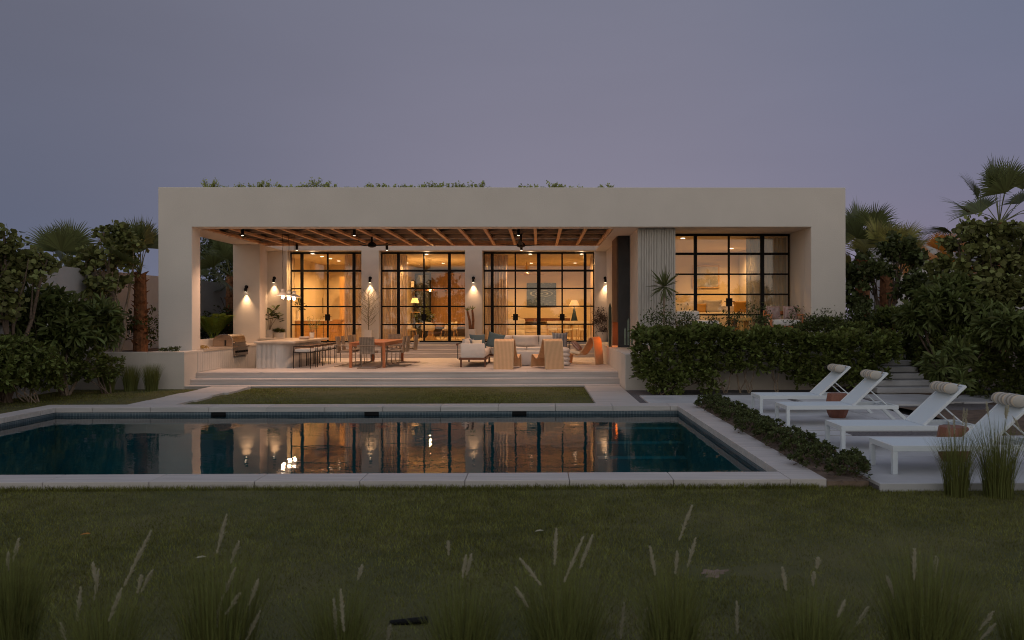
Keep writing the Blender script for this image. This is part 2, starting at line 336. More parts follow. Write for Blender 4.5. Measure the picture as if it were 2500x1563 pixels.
def thing(name, label, cat, loc=(0, 0, 0), rz=0, group=None):
    o = D.objects.new(name, None); COL.objects.link(o); o.empty_display_size = .2
    o.location = loc; o.rotation_euler = (0, 0, rz); o['label'] = label; o['category'] = cat
    if group: o['group'] = group
    ORG[o.name] = tuple(loc); return o
def tag(o, label=None, cat=None, group=None, kind=None):
    if label: o['label'] = label
    if cat: o['category'] = cat
    if group: o['group'] = group
    if kind: o['kind'] = kind
    return o
def struct(o, label=None): o['kind'] = 'structure'; return o
def dup(root, loc, rz=None, label=None, sc=None):
    r = root.copy(); COL.objects.link(r); r.location = loc
    if rz is not None: r.rotation_euler = (0, 0, rz)
    if sc: r.scale = (sc, sc, sc) if not isinstance(sc, tuple) else sc
    if label: r['label'] = label
    for ch in list(root.children):
        c = ch.copy(); COL.objects.link(c); c.parent = r
        for g in ch.children:
            d = g.copy(); COL.objects.link(d); d.parent = c
    return r
ORDN = ['first', 'second', 'third', 'fourth', 'fifth', 'sixth', 'seventh', 'eighth', 'ninth', 'tenth', 'eleventh', 'twelfth', 'thirteenth', 'fourteenth',
        'fifteenth', 'sixteenth', 'seventeenth', 'eighteenth', 'nineteenth', 'twentieth', 'twenty-first', 'twenty-second', 'twenty-third', 'twenty-fourth']
# ---- leaves
def tm(vs, fs): return np.array(vs, float), fs
OVAL = tm([(0, 0, 0), (.17, .3, .05), (.22, .68, .04), (0, 1, -.06), (-.22, .68, .04), (-.17, .3, .05)], [(0, 1, 2, 3), (0, 3, 4, 5)])
OBOV = tm([(0, 0, 0), (.10, .35, .03), (.25, .78, .06), (0, 1, 0), (-.25, .78, .06), (-.10, .35, .03)], [(0, 1, 2, 3), (0, 3, 4, 5)])
LONG = tm([(0, 0, 0), (.09, .35, .03), (.12, .7, .0), (0, 1, -.16), (-.12, .7, .0), (-.09, .35, .03)], [(0, 1, 2, 3), (0, 3, 4, 5)])
ROUND = tm([(0, 0, 0), (.40, .22, .06), (.48, .62, .05), (0, 1, -.03), (-.48, .62, .05), (-.40, .22, .06)], [(0, 1, 2, 3), (0, 3, 4, 5)])
SPIKE = tm([(0, 0, 0), (.035, .02, 0), (.045, .5, .01), (0, 1, -.08), (-.045, .5, .01), (-.035, .02, 0)], [(0, 1, 2, 3), (0, 3, 4, 5)])
def nrm(a): return a/np.maximum(np.linalg.norm(a, axis=-1, keepdims=True), 1e-9)
def leaves(pos, ax, size, tp, roll=.6, upn=True):
    """place a leaf at each pos along ax; face mostly up"""
    tv, tf = tp; n = len(pos); ax = nrm(ax)
    ref = np.tile([0, 0, 1.0], (n, 1)) + NR.normal(0, roll, (n, 3))
    b = nrm(np.cross(ax, ref)); c = np.cross(b, ax)
    size = np.broadcast_to(np.asarray(size, float), (n,))[:, None, None]
    V = pos[:, None, :] + size*(tv[None, :, 0:1]*b[:, None, :] + tv[None, :, 1:2]*ax[:, None, :] + tv[None, :, 2:3]*c[:, None, :])
    k = len(tv); Fs = np.array(tf)[None] + (np.arange(n)*k)[:, None, None]
    return V.reshape(-1, 3), Fs.reshape(-1, len(tf[0]))
def cat(parts):
    V = []; Fa = []; n = 0
    for v, f in parts: V.append(v); Fa.append(f+n); n += len(v)
    return np.concatenate(V), np.concatenate(Fa)
def rosettes(pos, dirs, m_, size, tp, spread=(25, 75), jit=.15, roll=.4):
    n = len(pos); P_ = np.repeat(pos, m_, 0); d = nrm(np.repeat(dirs, m_, 0))
    az = np.tile(np.arange(m_)*2.399, n) + np.repeat(NR.uniform(0, 6.28, n), m_)
    th = np.radians(NR.uniform(spread[0], spread[1], n*m_))
    a = nrm(np.cross(d, np.tile([.31, .52, .79], (n*m_, 1)))); b = np.cross(d, a)
    ax = np.cos(th)[:, None]*d + np.sin(th)[:, None]*(np.cos(az)[:, None]*a + np.sin(az)[:, None]*b)
    P_ = P_ + d*NR.uniform(-.5, .1, (n*m_, 1))*size*.8
    return leaves(P_, ax, size*NR.uniform(1-jit*2, 1+jit, n*m_), tp, roll)
def blob_pts(n, c, r, shell=.55, low=-1.0):
    """random points in the outer shell of an ellipsoid; returns points and outward dirs"""
    d = nrm(NR.normal(0, 1, (n*2, 3))); d = d[d[:, 2] > low][:n]
    k = len(d); t = NR.uniform(shell, 1.0, (k, 1)); lump = 1+.12*np.sin(d[:, 0:1]*7+c[0]*3)+.10*np.sin(d[:, 2:3]*9+c[1]*5)
    r = np.array(r, float); c = np.array(c, float)
    p = c + d*r*t*lump; o = nrm(d/r); o = nrm(o+np.array([0, 0, .45])); return p, o
def box_surf(n, x0, x1, y0, y1, z0, z1, faces='FTLR', th=.12, wob=.1):
    """points on the chosen faces of a box hedge"""
    ar = {'F': (x1-x0)*(z1-z0), 'T': (x1-x0)*(y1-y0), 'L': (y1-y0)*(z1-z0), 'R': (y1-y0)*(z1-z0)}
    tot = sum(ar[f] for f in faces); ps = []; ds = []
    for f in faces:
        k = int(n*ar[f]/tot); u = NR.uniform(0, 1, k); v = NR.uniform(0, 1, k); dep = NR.uniform(0, 1, k)**1.6*th*2.2
        X = x0+(x1-x0)*u; Y = y0+(y1-y0)*v; Z = z0+(z1-z0)*v
        if f == 'F': lump = wob*(np.sin(X*2.9+Z*2)+np.sin(X*6.1+1-Z*3.3)*.6); p = np.stack([X, y0+dep+lump*.8, Z], 1); d = np.tile([0, -1, .55], (k, 1))
        if f == 'T': lump = wob*(np.sin(X*3.3)+np.sin(X*7.7+2)*.5+np.sin(Y*5)*.5); p = np.stack([X, Y, z1-dep+lump*.7], 1); d = np.tile([0, -.25, 1.], (k, 1))
        if f == 'L': p = np.stack([x0+dep+wob*np.sin(Z*5), Y, Z], 1); p[:, 2] = z0+(z1-z0)*NR.uniform(0, 1, k); d = np.tile([-1, -.2, .5], (k, 1))
        if f == 'R': p = np.stack([x1-dep+wob*np.sin(Z*5), Y, Z], 1); p[:, 2] = z0+(z1-z0)*NR.uniform(0, 1, k); d = np.tile([1, -.2, .5], (k, 1))
        ps.append(p); ds.append(d+NR.normal(0, .35, (k, 3)))
    return np.concatenate(ps), np.concatenate(ds)
def blades(base, dirx, h, w, bend, seg=3):
    """curved tapering blades: base (n,3), dirx (n,3) lean direction (horizontal), h heights, bend sideways reach"""
    n = len(base); side = np.stack([-dirx[:, 1], dirx[:, 0], np.zeros(n)], 1)
    tw = NR.uniform(-1, 1, n)[:, None]; side = nrm(side+dirx*tw)
    V = []
    for i in range(seg+1):
        t = i/seg; c = base + np.array([0, 0, 1.])*(h*(t-.25*t*t*np.minimum(1, bend/np.maximum(h, .01))))[:, None] + dirx*(bend*t*t)[:, None]
        ww = (w*(1-t)**.7 if i < seg else w*.02)[:, None] if hasattr(w, '__len__') else w*((1-t)**.7 if i < seg else .02)
        V += [c-side*ww, c+side*ww]
    V = np.stack(V, 1); k = V.shape[1]
    f = np.array([(2*i, 2*i+1, 2*i+3, 2*i+2) for i in range(seg)])
    return V.reshape(-1, 3), (f[None]+(np.arange(n)*k)[:, None, None]).reshape(-1, 4)
def rand_xy(n): a = NR.uniform(0, 2*pi, n); return np.stack([np.cos(a), np.sin(a), np.zeros(n)], 1)
# ------------------------------------------------------------------ levels and planes
ZL = -.10; ZT = .33; ZI = .80; YH = 22.7; ZS = 4.54; ZR = 5.695; YW = 31.2; YD = 31.7; YB = 28.8; YBB = 23.27; YLW = 28.2; YFW = 21.75
XPI = XP(468.5, YH); XPO = XP(386.5, YH); XRI = XP(1980.5, YH); XRO = XP(2065, YH)
XSW = -9.85; XCH = 2.30
PXo0_ = G(141.4, 994.3).x-.47
# ------------------------------------------------------------------ ground
g = MB().box(-150, 150, -60, -2, ZL-.5, ZL-.02).box(-150, 150, -2, 9.0, ZL-.5, ZL-.02)
g.box(-150, PXo0_+.1, 9.0, 17.4, ZL-.5, ZL-.02).box(3.5, 150, 9.0, 17.4, ZL-.5, ZL-.02).box(-150, 150, 17.4, 300, ZL-.5, ZL-.02)
struct(g.build('ground', soil))
def uneven(name, x0, x1, y0, y1, z, m, nx, ny, amp=.015):
    xs = np.linspace(x0, x1, nx); ys = np.linspace(y0, y1, ny); X, Y = np.meshgrid(xs, ys)
    Z = z+amp*(np.sin(X*1.3+Y*.7)+np.sin(X*.5-Y*1.1+1)+.5*np.sin(X*3.1)*np.sin(Y*2.3)); V = np.stack([X, Y, Z], -1).reshape(-1, 3)
    i = np.arange((ny-1)*nx).reshape(ny-1, nx)[:, :-1].ravel(); Fq = np.stack([i, i+1, i+nx+1, i+nx], 1)
    return npmesh(name, V, Fq, m, smooth=True)
struct(uneven('front_lawn', -12, 12, .5, 9.22, ZL+.01, lawn_m, 120, 60, .004))
struct(uneven('middle_lawn', -8.35, 1.26, 17.5, 21.9, ZL+.05, lawn_m, 40, 20, .006))
struct(uneven('side_lawn', -16, PXo0_, 8, 17.3, ZL+.02, lawn_m, 30, 30, .006)); struct(uneven('side_lawn', -16, -9.05, 17.33, 22.0, ZL+.02, lawn_m, 30, 30, .006))
def lawn_blades(name, label, n, x0, x1, y0, y1, z, hmax, w, keep=None):
    b = np.stack([NR.uniform(x0, x1, n), NR.uniform(y0, y1, n), np.full(n, z)], 1)
    if keep is not None: b = b[keep(b)]
    n = len(b); pt = .6+.4*np.sin(b[:, 0]*1.7+np.sin(b[:, 1]*2.1)*2)*np.sin(b[:, 1]*1.3+b[:, 0]*.6)
    h = hmax*NR.uniform(.45, 1, n)*(.75+.25*pt); d = rand_xy(n)
    V, Fq = blades(b, d, h, w, h*NR.uniform(.2, .9, n), 1)
    tag(npmesh(name, V, Fq, blade_m), label, 'grass', kind='stuff')
bare = (2.0, 6.1)   # bare sandy patch in the lawn
def keep_front(b):
    e = ((b[:, 0]-1.55)/.55)**2+((b[:, 1]-6.15)/.38)**2+.5*np.sin(b[:, 0]*9)+.4*np.sin(b[:, 1]*13)
    return (e > .45) | (NR.uniform(0, 1, len(b)) < .25)
lawn_blades('lawn_grass', 'short clipped grass of the wide front lawn', 330000, -6.8, 6.8, 3.9, 9.24, ZL+.005, .050, .0032, keep_front)
lawn_blades('lawn_grass', 'short clipped grass between the pool and the terrace steps', 60000, -7.9, 1.26, 17.36, 21.7, ZL+.04, .05, .006,
            lambda b: b[:, 0] > -7.9+(0))
lawn_blades('lawn_grass', 'short clipped grass left of the pool and path', 60000, -15, -9.05, 9.5, 21.6, ZL+.01, .05, .006, lambda b: b[:, 0]-(-9.6) < np.where(b[:, 1] < 17.3, -1.3, .5))
# ragged longer grass along the pool edge
n = 9000; b = np.stack([NR.uniform(-9, 3.3, n), 9.22-NR.uniform(0, .12, n), np.full(n, ZL)], 1); h = NR.uniform(.04, .095, n)
V, Fq = blades(b, rand_xy(n), h, .004, h*.4, 2); tag(npmesh('edge_grass', V, Fq, blade_m), 'longer grass fringe against the pool coping', 'grass', kind='stuff')
# ------------------------------------------------------------------ pool
PXi0, PXi1, PYi0, PYi1 = G(141.4, 994.3).x, 3.0, 9.68, 16.78
PXo0, PXo1, PYo0, PYo1 = PXi0-.46, 3.43, 9.23, 17.32
ZW = -.176; CT = .108
pool = thing('swimming_pool', 'long rectangular pool with pale stone coping and dark mosaic waterline', 'swimming pool', (-3.6, 13.2, 0))
c = MB()
def run(x0, x1, y0, y1, along, step, gap=.008):
    t = x0 if along == 'x' else y0; e = x1 if along == 'x' else y1
    while t < e-.01:
        u = min(t+step, e)
        if u > e-.3: u = e
        if along == 'x': c.box(t+gap/2, u-gap/2, y0, y1, -CT, 0)
        else: c.box(x0, x1, t+gap/2, u-gap/2, -CT, 0)
        t = u
run(PXo0, PXo1-.43-.005, PYo0, PYi0, 'x', 1.24); run(PXi1, PXo1, PYo0, PYi1, 'y', 1.1); run(PXo0, PXo1, PYi1+.004, PYo1, 'x', 1.24); run(PXo0, PXi0, PYi0+.004, PYi1, 'y', 1.1)
c.build('coping', trav, pool, bevel=.006)
e = MB(); e.box(PXo0+.02, PXi1+.03, PYo0+.02, PYi0-.03, -.5, -CT-.001).box(PXi1+.031, PXo1-.02, PYo0+.02, PYo1-.02, -.5, -CT-.001)
e.box(PXo0+.02, PXi1+.03, PYi1+.03, PYo1-.02, -.5, -CT-.001).box(PXo0+.02, PXi0-.03, PYi0+.02, PYi1-.02, -.5, -CT-.001); e.build('bond_beam', sand, pool)
t = MB(); a_, b_, c_, d_ = PXi0-.012, PXi1+.012, PYi0-.012, PYi1+.012; zb = -1.5
t.quad((a_, d_, zb), (b_, d_, zb), (b_, d_, -CT), (a_, d_, -CT)); t.quad((a_, c_, zb), (a_, d_, zb), (a_, d_, -CT), (a_, c_, -CT))
t.quad((b_, d_, zb), (b_, c_, zb), (b_, c_, -CT), (b_, d_, -CT)); t.quad((b_, c_, zb), (a_, c_, zb), (a_, c_, -CT), (b_, c_, -CT))
t.build('tile_wall', tilem, pool)
t = MB(); t.quad((a_, c_, zb), (b_, c_, zb), (b_, d_, zb), (a_, d_, zb)); t.build('basin_floor', tileb, pool)
# submerged side walls take the teal floor tile below the waterline band
t = MB(); k_ = .006; z2 = -.34
for (p, q) in (((a_, d_-k_), (b_, d_-k_)), ((a_+k_, c_), (a_+k_, d_)), ((b_-k_, d_), (b_-k_, c_))):
    t.quad((p[0], p[1], zb), (q[0], q[1], zb), (q[0], q[1], z2), (p[0], p[1], z2))
t.build('basin_side', mat('teal_tile', (.02, .28, .32), .3, var=.1), pool)
for u in (533, 907, 1268):
    x = XP(u, PYi1, 1010); s_ = MB().box(x-.155, x+.155, PYi1-.0, PYi1+.0115, ZW-.03, -CT-.002); s_.build('skimmer_mouth', black, pool)
st = MB()
for i in range(3): st.box(1.2, PXi1, PYi1-.35*(i+1), PYi1-.35*i-.002*i, zb, -.45-.25*i)
st.build('pool_step', MATS['teal_tile'], pool)
wv = MB().quad((PXi0-.0119, PYi0-.0119, ZW), (PXi1+.0119, PYi0-.0119, ZW), (PXi1+.0119, PYi1+.0119, ZW), (PXi0-.0119, PYi1+.0119, ZW)); struct(wv.build('water', water_m))
# ------------------------------------------------------------------ paths, decks
pth = MB()
def slab(x0, x1, y0, y1, z1=0, th=.12, b_=pth): b_.box(x0, x1, y0, y1, z1-th, z1)
y = 17.33
for i in range(5): slab(1.27, XCH-.04, y, y+.865, 0); y += .878
pth.build('stone_path', trav, bevel=.005)['kind'] = 'structure'
pt2 = MB(); y = 17.33
offs = [-.10, -.02, -.12, .02, -.05]
for i in range(5): pt2.box(G(328, 985).x+offs[i]*.4, G(458, 983).x+offs[i], y, y+.865, -.12, 0); y += .878
pt2.build('stone_path', trav, bevel=.005)['kind'] = 'structure'
# strip of slabs between path and loungers
dk = MB(); x = 2.36
for i, wd in enumerate((1.75, 1.75, 1.75, 1.75, 1.7)):
    dk.box(x+.1, x+wd-.1, 17.33, 19.0, -.12, -.002); x += wd+.02
dk.box(2.5, 3.95, 17.33, 17.4, -.12, -.001)
def deck_rows(x0, x1, ys, b_):
    for (y0, y1) in ys:
        xx = x0
        while xx < x1-.2: b_.box(xx, min(xx+2.4, x1), y0, y1, -.12, 0); xx += 2.414
deck_rows(3.95, 8.9, [(16.93, 17.30)], dk)
deck_rows(3.95, 7.2, [(13.2, 14.99), (15.006, 16.85)], dk)
deck_rows(3.95, 5.1, [(12.6, 13.1)], dk)
deck_rows(3.95, 8.2, [(8.96, 10.69), (10.706, 12.5)], dk)
dk.build('lounge_deck', concrete, bevel=.006)['kind'] = 'structure'
struct(MB().box(3.945, 14, 8.99, 17.32, -.3, -.035).box(2.3, 14, 17.321, 20.7, -.3, -.035).build('gravel_bed', gravel))
struct(uneven('soil_bank', 7.3, 20, 9.5, 22, .0, soil, 30, 30, .06))
# garden steps on the right
sm_ = mat('step_concrete', (.40, .40, .41), .7, var=.12, vscale=3)
gs = thing('garden_steps', 'flight of pale concrete garden steps climbing between the hedges', 'steps', (9.2, 19.2, 0))
for k in range(6):
    yy = 19.2+.33*k; MB().box(8.4, 9.9, yy, yy+(.36 if k < 5 else 1.4), .15*k+.012, .15*(k+1)).build('step', sm_, gs, bevel=.015)
MB().box(8.45, 9.86, 19.24, 22.0, -.1, .01).build('footing', concrete, gs)
struct(MB().box(8.1, 10.2, 17.4, 19.1, -.12, .0).build('step_landing', concrete, bevel=.01))
# ------------------------------------------------------------------ house
XW0 = -10.07; XW1 = 2.256; YR = 46.0
XCL, XCM, XFR = 2.55, 2.956, XP(1649, 23.05, 600); YG = 24.58; ZP = 1.38
house = thing('house', 'low modern house with wide pale stucco portal and lit glass doors', 'house', (0, 22.7, 0))
def bx(name, m, *b, par=house, bev=0.0):
    o = MB()
    for q in b: o.box(*q)
    return o.build(name, m, par, bevel=bev)
YPF = YH+.57
MB().prism([(XPO, .90), (XPI, .90), (XPI, ZS), (XRI, ZS), (XRI, .5), (XRO, .5), (XRO, ZR), (XPO, ZR)], YH, YPF, 'y').build('portal_frame', stucco, house, bevel=.015)
bx('side_wall', stucco, (XRI+.001, XRO-.001, YPF+.001, 30.9, .5, ZS-.0015))
# roof masses with the open slot over the terrace
bx('roof', stucco, (XPO+.002, XW0, YBB+.001, YR, ZS, ZR-.01), (XW1, XRO-.002, YBB+.001, YR, ZS, ZR-.01), (XW0+.001, XW1-.001, YW, YR, ZS+.03, ZR-.012))
# terrace back wall with piers and lintel
xd = [(XP(700, YW), XP(882.5, YW)), (XP(924.7, YW), XP(1135.4, YW)), (XP(1177.4, YW), XP(1452.5, YW))]
for a_1, b_1 in ((XW0-.8, xd[0][0]), (xd[0][1], xd[1][0]), (xd[1][1], xd[2][0]), (xd[2][1], 3.2)): bx('rear_wall', stucco2, (a_1, b_1, YW, YD+.25, .1, ZS+.029))
bx('side_pier', stucco2, (XPO+.01, XW0+.01, YLW, 28.8, .1, ZS-.002))
bx('side_wall', stucco2, (XPO+.01, XW0-.75, 28.802, YW-.002, .1, ZS-.004)); bx('side_wall', stucco2, (2.72, 3.3, 27.003, YW-.002, .1, ZS-.004))
bx('low_wall', stucco2, (-10.80, -10.66, YPF+.002, YLW-.002, .90, 1.215))
bx('wing_pier', stucco2, (XCM+.003, XFR-.055, 23.09, YG-.01, .3, ZS-.003), (XCM+.003, 3.6, YG-.01, 27, .3, ZS-.003))
# fluted cladding of the wing pier
fl = MB(); x = XCM+.0; i = 0
while x < XFR-.06:
    wd = .046 if i % 4 else .06; fl.box(x, x+wd-.014, 23.058, 23.0895, .9, ZS-.012); x += wd; i += 1
fl.box(XFR-.055, XFR, 23.055, YG-.03, .9, ZS-.012)
fl.build('fluted_cladding', mat('pale_reeded_stone', (.46, .425, .385), .7, var=.14, vscale=6, streak=(6, 1, .5)), house)
# chimney with fire box
ch = thing('fireplace', 'tall black slate chimney with an orange fire opening in its side', 'fireplace', (2.8, 26, .92))
bx('chimney_slab', slate, (XCL+.03, XCM-.004, 25.2, 25.35, .92, ZS-.004), par=ch)
bx('chimney_breast', brownst, (XCL, 2.94, 25.352, 27.0, 1.73, ZS-.006), (XCL, 2.94, 26.86, 27.0, .93, 1.729), (2.84, 2.94, 25.352, 26.858, .93, 1.729), par=ch)
for i in range(9):
    fl = MB()
    yy = 25.55+.11*i; hh = R.uniform(.16, .34); fl.tube([(2.76, yy, .93), (2.76, yy+R.uniform(-.03, .03), .93+hh*.2), (2.76, yy+.02, .93+hh*.42)], [.02, .03, .003], 6).build('flame', mat('flame', (1, .3, .05), .5, emit=(1, .25, .03), estr=4), ch)
pass
# pergola timber, battens and shade cloth
pg = MB(); bt = MB()
xs = [XW0+.07+i*(XW1-XW0-.14)/16 for i in range(17)]
for x in xs: pg.box(x-.048, x+.048, YBB+.002, YB-.06, ZS+.012, ZS+.085)
pg.box(XW0+.002, XW1-.002, YB-.06, YB+.02, ZS-.0, ZS+.24).box(XW0+.004, XW1-.004, YBB+.003, YBB+.06, ZS+.014, ZS+.128)
pg.build('pergola_beam', wood, house)
ys = [24.75, 26.35, 27.85]
for y in ys: bt.box(XW0+.006, XW1-.006, y-.022, y+.022, ZS+.024, ZS+.05)
bt.build('batten', mat('thin_batten', (.36, .22, .14), .5), house)
cl = MB(); yy = [YBB+.05]+ys+[YB-.02]
for k in range(len(yy)-1):
    y0, y1 = yy[k]-.01, yy[k+1]-.01; nx = 170; xs2 = np.linspace(XW0+.02, XW1-.02, nx); vs = []; fs = []
    for j in range(7):
        t = j/6; y = y0+(y1-y0)*t
        for x in xs2:
            vs.append((x, y, ZS+.16-.035*math.sin(pi*t)-.05*(1-t)**3*(.5+.5*math.sin((x-XW0)*2*pi/.77+k))+.01*math.sin(x*13+y*4)*math.sin(pi*t)))
    for j in range(6):
        for i in range(nx-1): fs.append((j*nx+i, j*nx+i+1, (j+1)*nx+i+1, (j+1)*nx+i))
    cl.add(vs, fs)
cl.build('shade_cloth', shade_cloth, house, smooth=True)
MB().box(XW0+.003, XW1-.003, YBB+.004, YB-.061, ZS+.26, ZS+.32).build('pergola_deck', dwood, house)
# glazed doors
def glazing(name, lbl, Y, z0, z1, xs, leaf, zb, plates, th=.06):
    """xs: frame edges; leaf: (centre of post, width); zb: bars"""
    d = thing(name+'_tmp', '', 'x', (xs[0], Y, z0)); d.name = name; ORG[d.name] = (xs[0], Y-22.7+22.7, z0); del d['label']; del d['category']
    d.parent = house; d.location = (xs[0], Y-22.7, z0); ORG[d.name] = (xs[0], Y, z0)
    if lbl: d['label'] = lbl
    fr = MB(); fw_ = .045
    fr.box(xs[0], xs[0]+fw_, Y-th/2, Y+th/2, z0, z1).box(xs[1]-fw_, xs[1], Y-th/2, Y+th/2, z0, z1)
    fr.box(xs[0]+fw_, xs[1]-fw_, Y-th/2, Y+th/2, z1-.055, z1).box(xs[0]+fw_, xs[1]-fw_, Y-th/2, Y+th/2, z0, z0+.055); fr.build('frame', black, d)
    po = MB()
    for x, w_ in leaf: po.box(x-w_/2, x+w_/2, Y-th/2-.008, Y+th/2+.008, z0+.056, z1-.056)
    po.build('post', black, d)
    ba = MB()
    for z, w_ in zb: ba.box(xs[0]+fw_+.001, xs[1]-fw_-.001, Y-th/2+.006, Y+th/2-.006, z-w_/2, z+w_/2)
    ba.build('glazing_bar', black, d)
    for x, z in plates:
        MB().box(x-.10, x+.10, Y-th/2-.03, Y-th/2-.009, z-.13, z+.13).build('lock_plate', black, d)
        MB().tube([(x-.17, Y-th/2-.05, z+.03), (x+.17, Y-th/2-.05, z+.03)], .010, 6).build('lever_handle', black, d)
    gl = MB().quad((xs[0]+.02, Y, z0+.02), (xs[1]-.02, Y, z0+.02), (xs[1]-.02, Y, z1-.02), (xs[0]+.02, Y, z1-.02)); gl.build('pane', glass, d)
    return d
ZD0, ZD1 = .884, 4.53
bars = [(P(1300, v, YD).z, .085 if i == 0 else .055) for i, v in enumerate((661, 704.5, 748, 792))]
zl = P(1300, 774.5, YD).z
q = lambda u: XP(u, YD)
glazing('glass_door', 'black steel glazed doors onto the kitchen', YD, ZD0, ZD1, (q(709.3), q(891.5)), [(q(737.5), .115), (q(800.5), .06), (q(864.5), .115)], bars, [(q(800.5), zl)])
glazing('glass_door', 'black steel glazed doors onto the hall', YD, ZD0, ZD1, (q(931), q(1139.5)), [(q(973), .115), (q(1035.5), .06), (q(1097.5), .115)], bars, [(q(1035.5), zl)])
glazing('glass_door', 'widest black steel glazed doors onto the living room', YD, ZD0, ZD1, (q(1180.8), q(1451)), [(q(1202), .115), (q(1258.4), .06), (q(1315.4), .15), (q(1372.5), .06), (q(1428.7), .115)], bars, [(q(1258.6), zl), (q(1372.5), zl)])
q = lambda u: XP(u, YG)
glazing('glass_door', 'black steel glazed doors of the right wing', YG, ZP, ZS-.02, (q(1628), XRI-.03), [(q(1697.8), .10), (q(1779.4), .055), (q(1861), .115)],
        [(P(1779, v, YG).z, .075 if i == 0 else .05) for i, v in enumerate((620, 669.7, 719, 768.6))], [(q(1779.4), P(1779, 738.4, YG).z)])
# rooms
def room(x0, x1, y0, y1, z0, z1, nm='room'):
    w_ = MB(); t = .1
    w_.box(x0-t, x0, y0, y1, z0, z1).box(x1, x1+t, y0, y1, z0, z1).box(x0-t, x1+t, y1, y1+t, z0, z1); w_.build(nm+'_wall', in_wall, house)
    MB().box(x0-t, x1+t, y0, y1+t, z1+.002, z1+.06).build(nm+'_ceiling', in_wall, house)
    MB().box(x0-t, x1+t, y0, y1+t, z0-.2, z0-.002).build(nm+'_floor', in_floor, house)
ZC = 4.47
room(-10.6, -6.66, YD+.26, 38.5, .87, ZC, 'kitchen'); room(-6.5, -2.62, YD+.26, 43, .87, ZC, 'hall'); room(-2.46, 2.9, YD+.26, 39.6, .87, ZC, 'living_room')
room(3.72, XRO-.2, YG+.06, 31.0, ZP, ZC, 'bedroom')
# terrace steps and floor (setting)
te = MB(); te.box(XSW, XCH, 22.52, 24.24, -.2, ZT-.04).box(-8.75, XCH, 24.241, 30.2, -.2, ZT-.041).box(XSW, -8.75, 27.25, 30.2, -.2, ZT-.041)
te.build('terrace', trav_s)['kind'] = 'structure'
tf = MB()
def pave(x0, x1, y0, y1, z, sx_, sy_):
    yy = y0; r = 0
    while yy < y1-.01:
        ye = min(yy+sy_, y1); xx = x0-(sx_*.37*(r % 3)); r += 1
        while xx < x1-.01:
            xe = min(xx+sx_, x1); xa = max(xx, x0)
            if xe-xa > .02: tf.box(xa+.0015, xe-.0015, yy+.0015, ye-.0015, z-.039, z)
            xx += sx_
        yy = ye
pave(XSW, XCH, 22.50, 24.238, ZT, 1.9, .58); pave(-8.749, XCH, 24.241, 30.19, ZT, 1.9, .6); pave(XSW, -8.75, 27.25, 30.19, ZT, 1.9, .6)
tf.build('terrace_paving', trav_s, bevel=.004)['kind'] = 'structure'
fs_ = MB(); fs_.box(XSW, XCH, 22.15, 22.515, -.2, .125).box(XSW, XCH, 21.8, 22.145, -.2, -.04); fs_.build('entrance_steps', trav_s)['kind'] = 'structure'
tr = MB()
for (y0, y1, z) in ((22.13, 22.51, .165), (21.77, 22.14, 0.004)):
    xx = XSW+.001
    while xx < XCH-.01: xe = min(xx+2.4, XCH-.001); tr.box(xx, xe-.003, y0, y1, z-.04, z); xx = xe
tr.build('step_tread', trav_s, bevel=.004)['kind'] = 'structure'
bs = MB(); z = ZT
for i, y in enumerate((30.2, 30.45, 30.70)):
    z1 = ZT+(ZI-ZT)/3*(i+1); bs.box(-10.8, XCH+.03, y+.02, YW if i < 2 else YD-.05, z-.0, z1-.035).box(-10.8, XCH+.03, y, (y+.265 if i < 2 else YD-.05), z1-.034, z1); z = z1-.001
bs.box(-10.8, XCH, YW, YD+.3, ZI-.3, ZI-.004); bs.box(xd[0][0]+.01, xd[2][1]-.01, YD-.12, YD+.1, ZI+.001, ZD0-.001)
bs.build('rear_steps', trav_s)['kind'] = 'structure'
struct(MB().box(XSW, -8.75, 24.24, 27.3, -.25, -.12).build('kitchen_pit_floor', trav_s))
struct(MB().box(3.0, XRO+.6, 22.1, YG-.04, .2, ZP-.02).box(3.61, XRI, YG-.04, YG+.06, .2, ZP-.001).build('wing_patio', concrete))
struct(MB().box(2.95, 10.0, 20.95, 22.09, ZL-.2, 1.12).box(XRO, 12, 22.1, 30, ZL-.2, 1.0).build('planting_bed', soil))
# garden walls
gw = thing('counter_wall', 'pale low wall with built-in grill counter left of the terrace', 'garden wall', (-10.4, 21.75, 0))
MB().box(-10.88, XSW-.001, 21.76, YLW-.003, ZL-.2, .905).build('wall_body', stucco2, gw)
MB().box(-10.88, XSW+.004, 21.755, 23.0, .906, .956).build('coping', stucco2, gw); MB().box(-10.64, XSW+.02, 23.004, YLW-.01, .906, .97).build('countertop', onyx, gw)
MB().box(-10.655, -10.64, 23.6, 23.72, 1.02, 1.13).build('wall_socket', black, gw)
ft = MB()
for i in range(34): ft.box(XSW+.0, XSW+.008, 22.6+i*.16, 22.6+i*.16+.15, ZT+.01 if i < 10 else -.1, .90)
ft.build('panelling', travp, gw)
o = MB().box(-14.5, -10.885, 21.75, 21.97, ZL-.2, .956).build('retaining_wall', stucco2, bevel=.01); tag(o, 'pale rendered planter wall under the palm at the left of the house', 'garden wall')
struct(MB().box(-14.5, -10.89, 21.975, 31, 0, .88).build('planter_soil', soil))
o = MB().box(XCH, 2.95, 20.66, 30.6, ZL-.2, .92).box(2.951, 9.0, 20.66, 20.94, ZL-.2, 1.16).build('terrace_wall', stucco2, bevel=.01); tag(o, 'pale low wall right of the terrace, running behind the hedge', 'garden wall')
o = MB().box(-13.2, -13.0, 12, 48, ZL-.2, 3.32).build('boundary_wall', outside); tag(o, 'high plain boundary wall behind the trees on the left', 'boundary wall')
nb = thing('neighbour_house', 'white building with flat roofs behind the trees at the far right', 'building', (30, 46, 0))
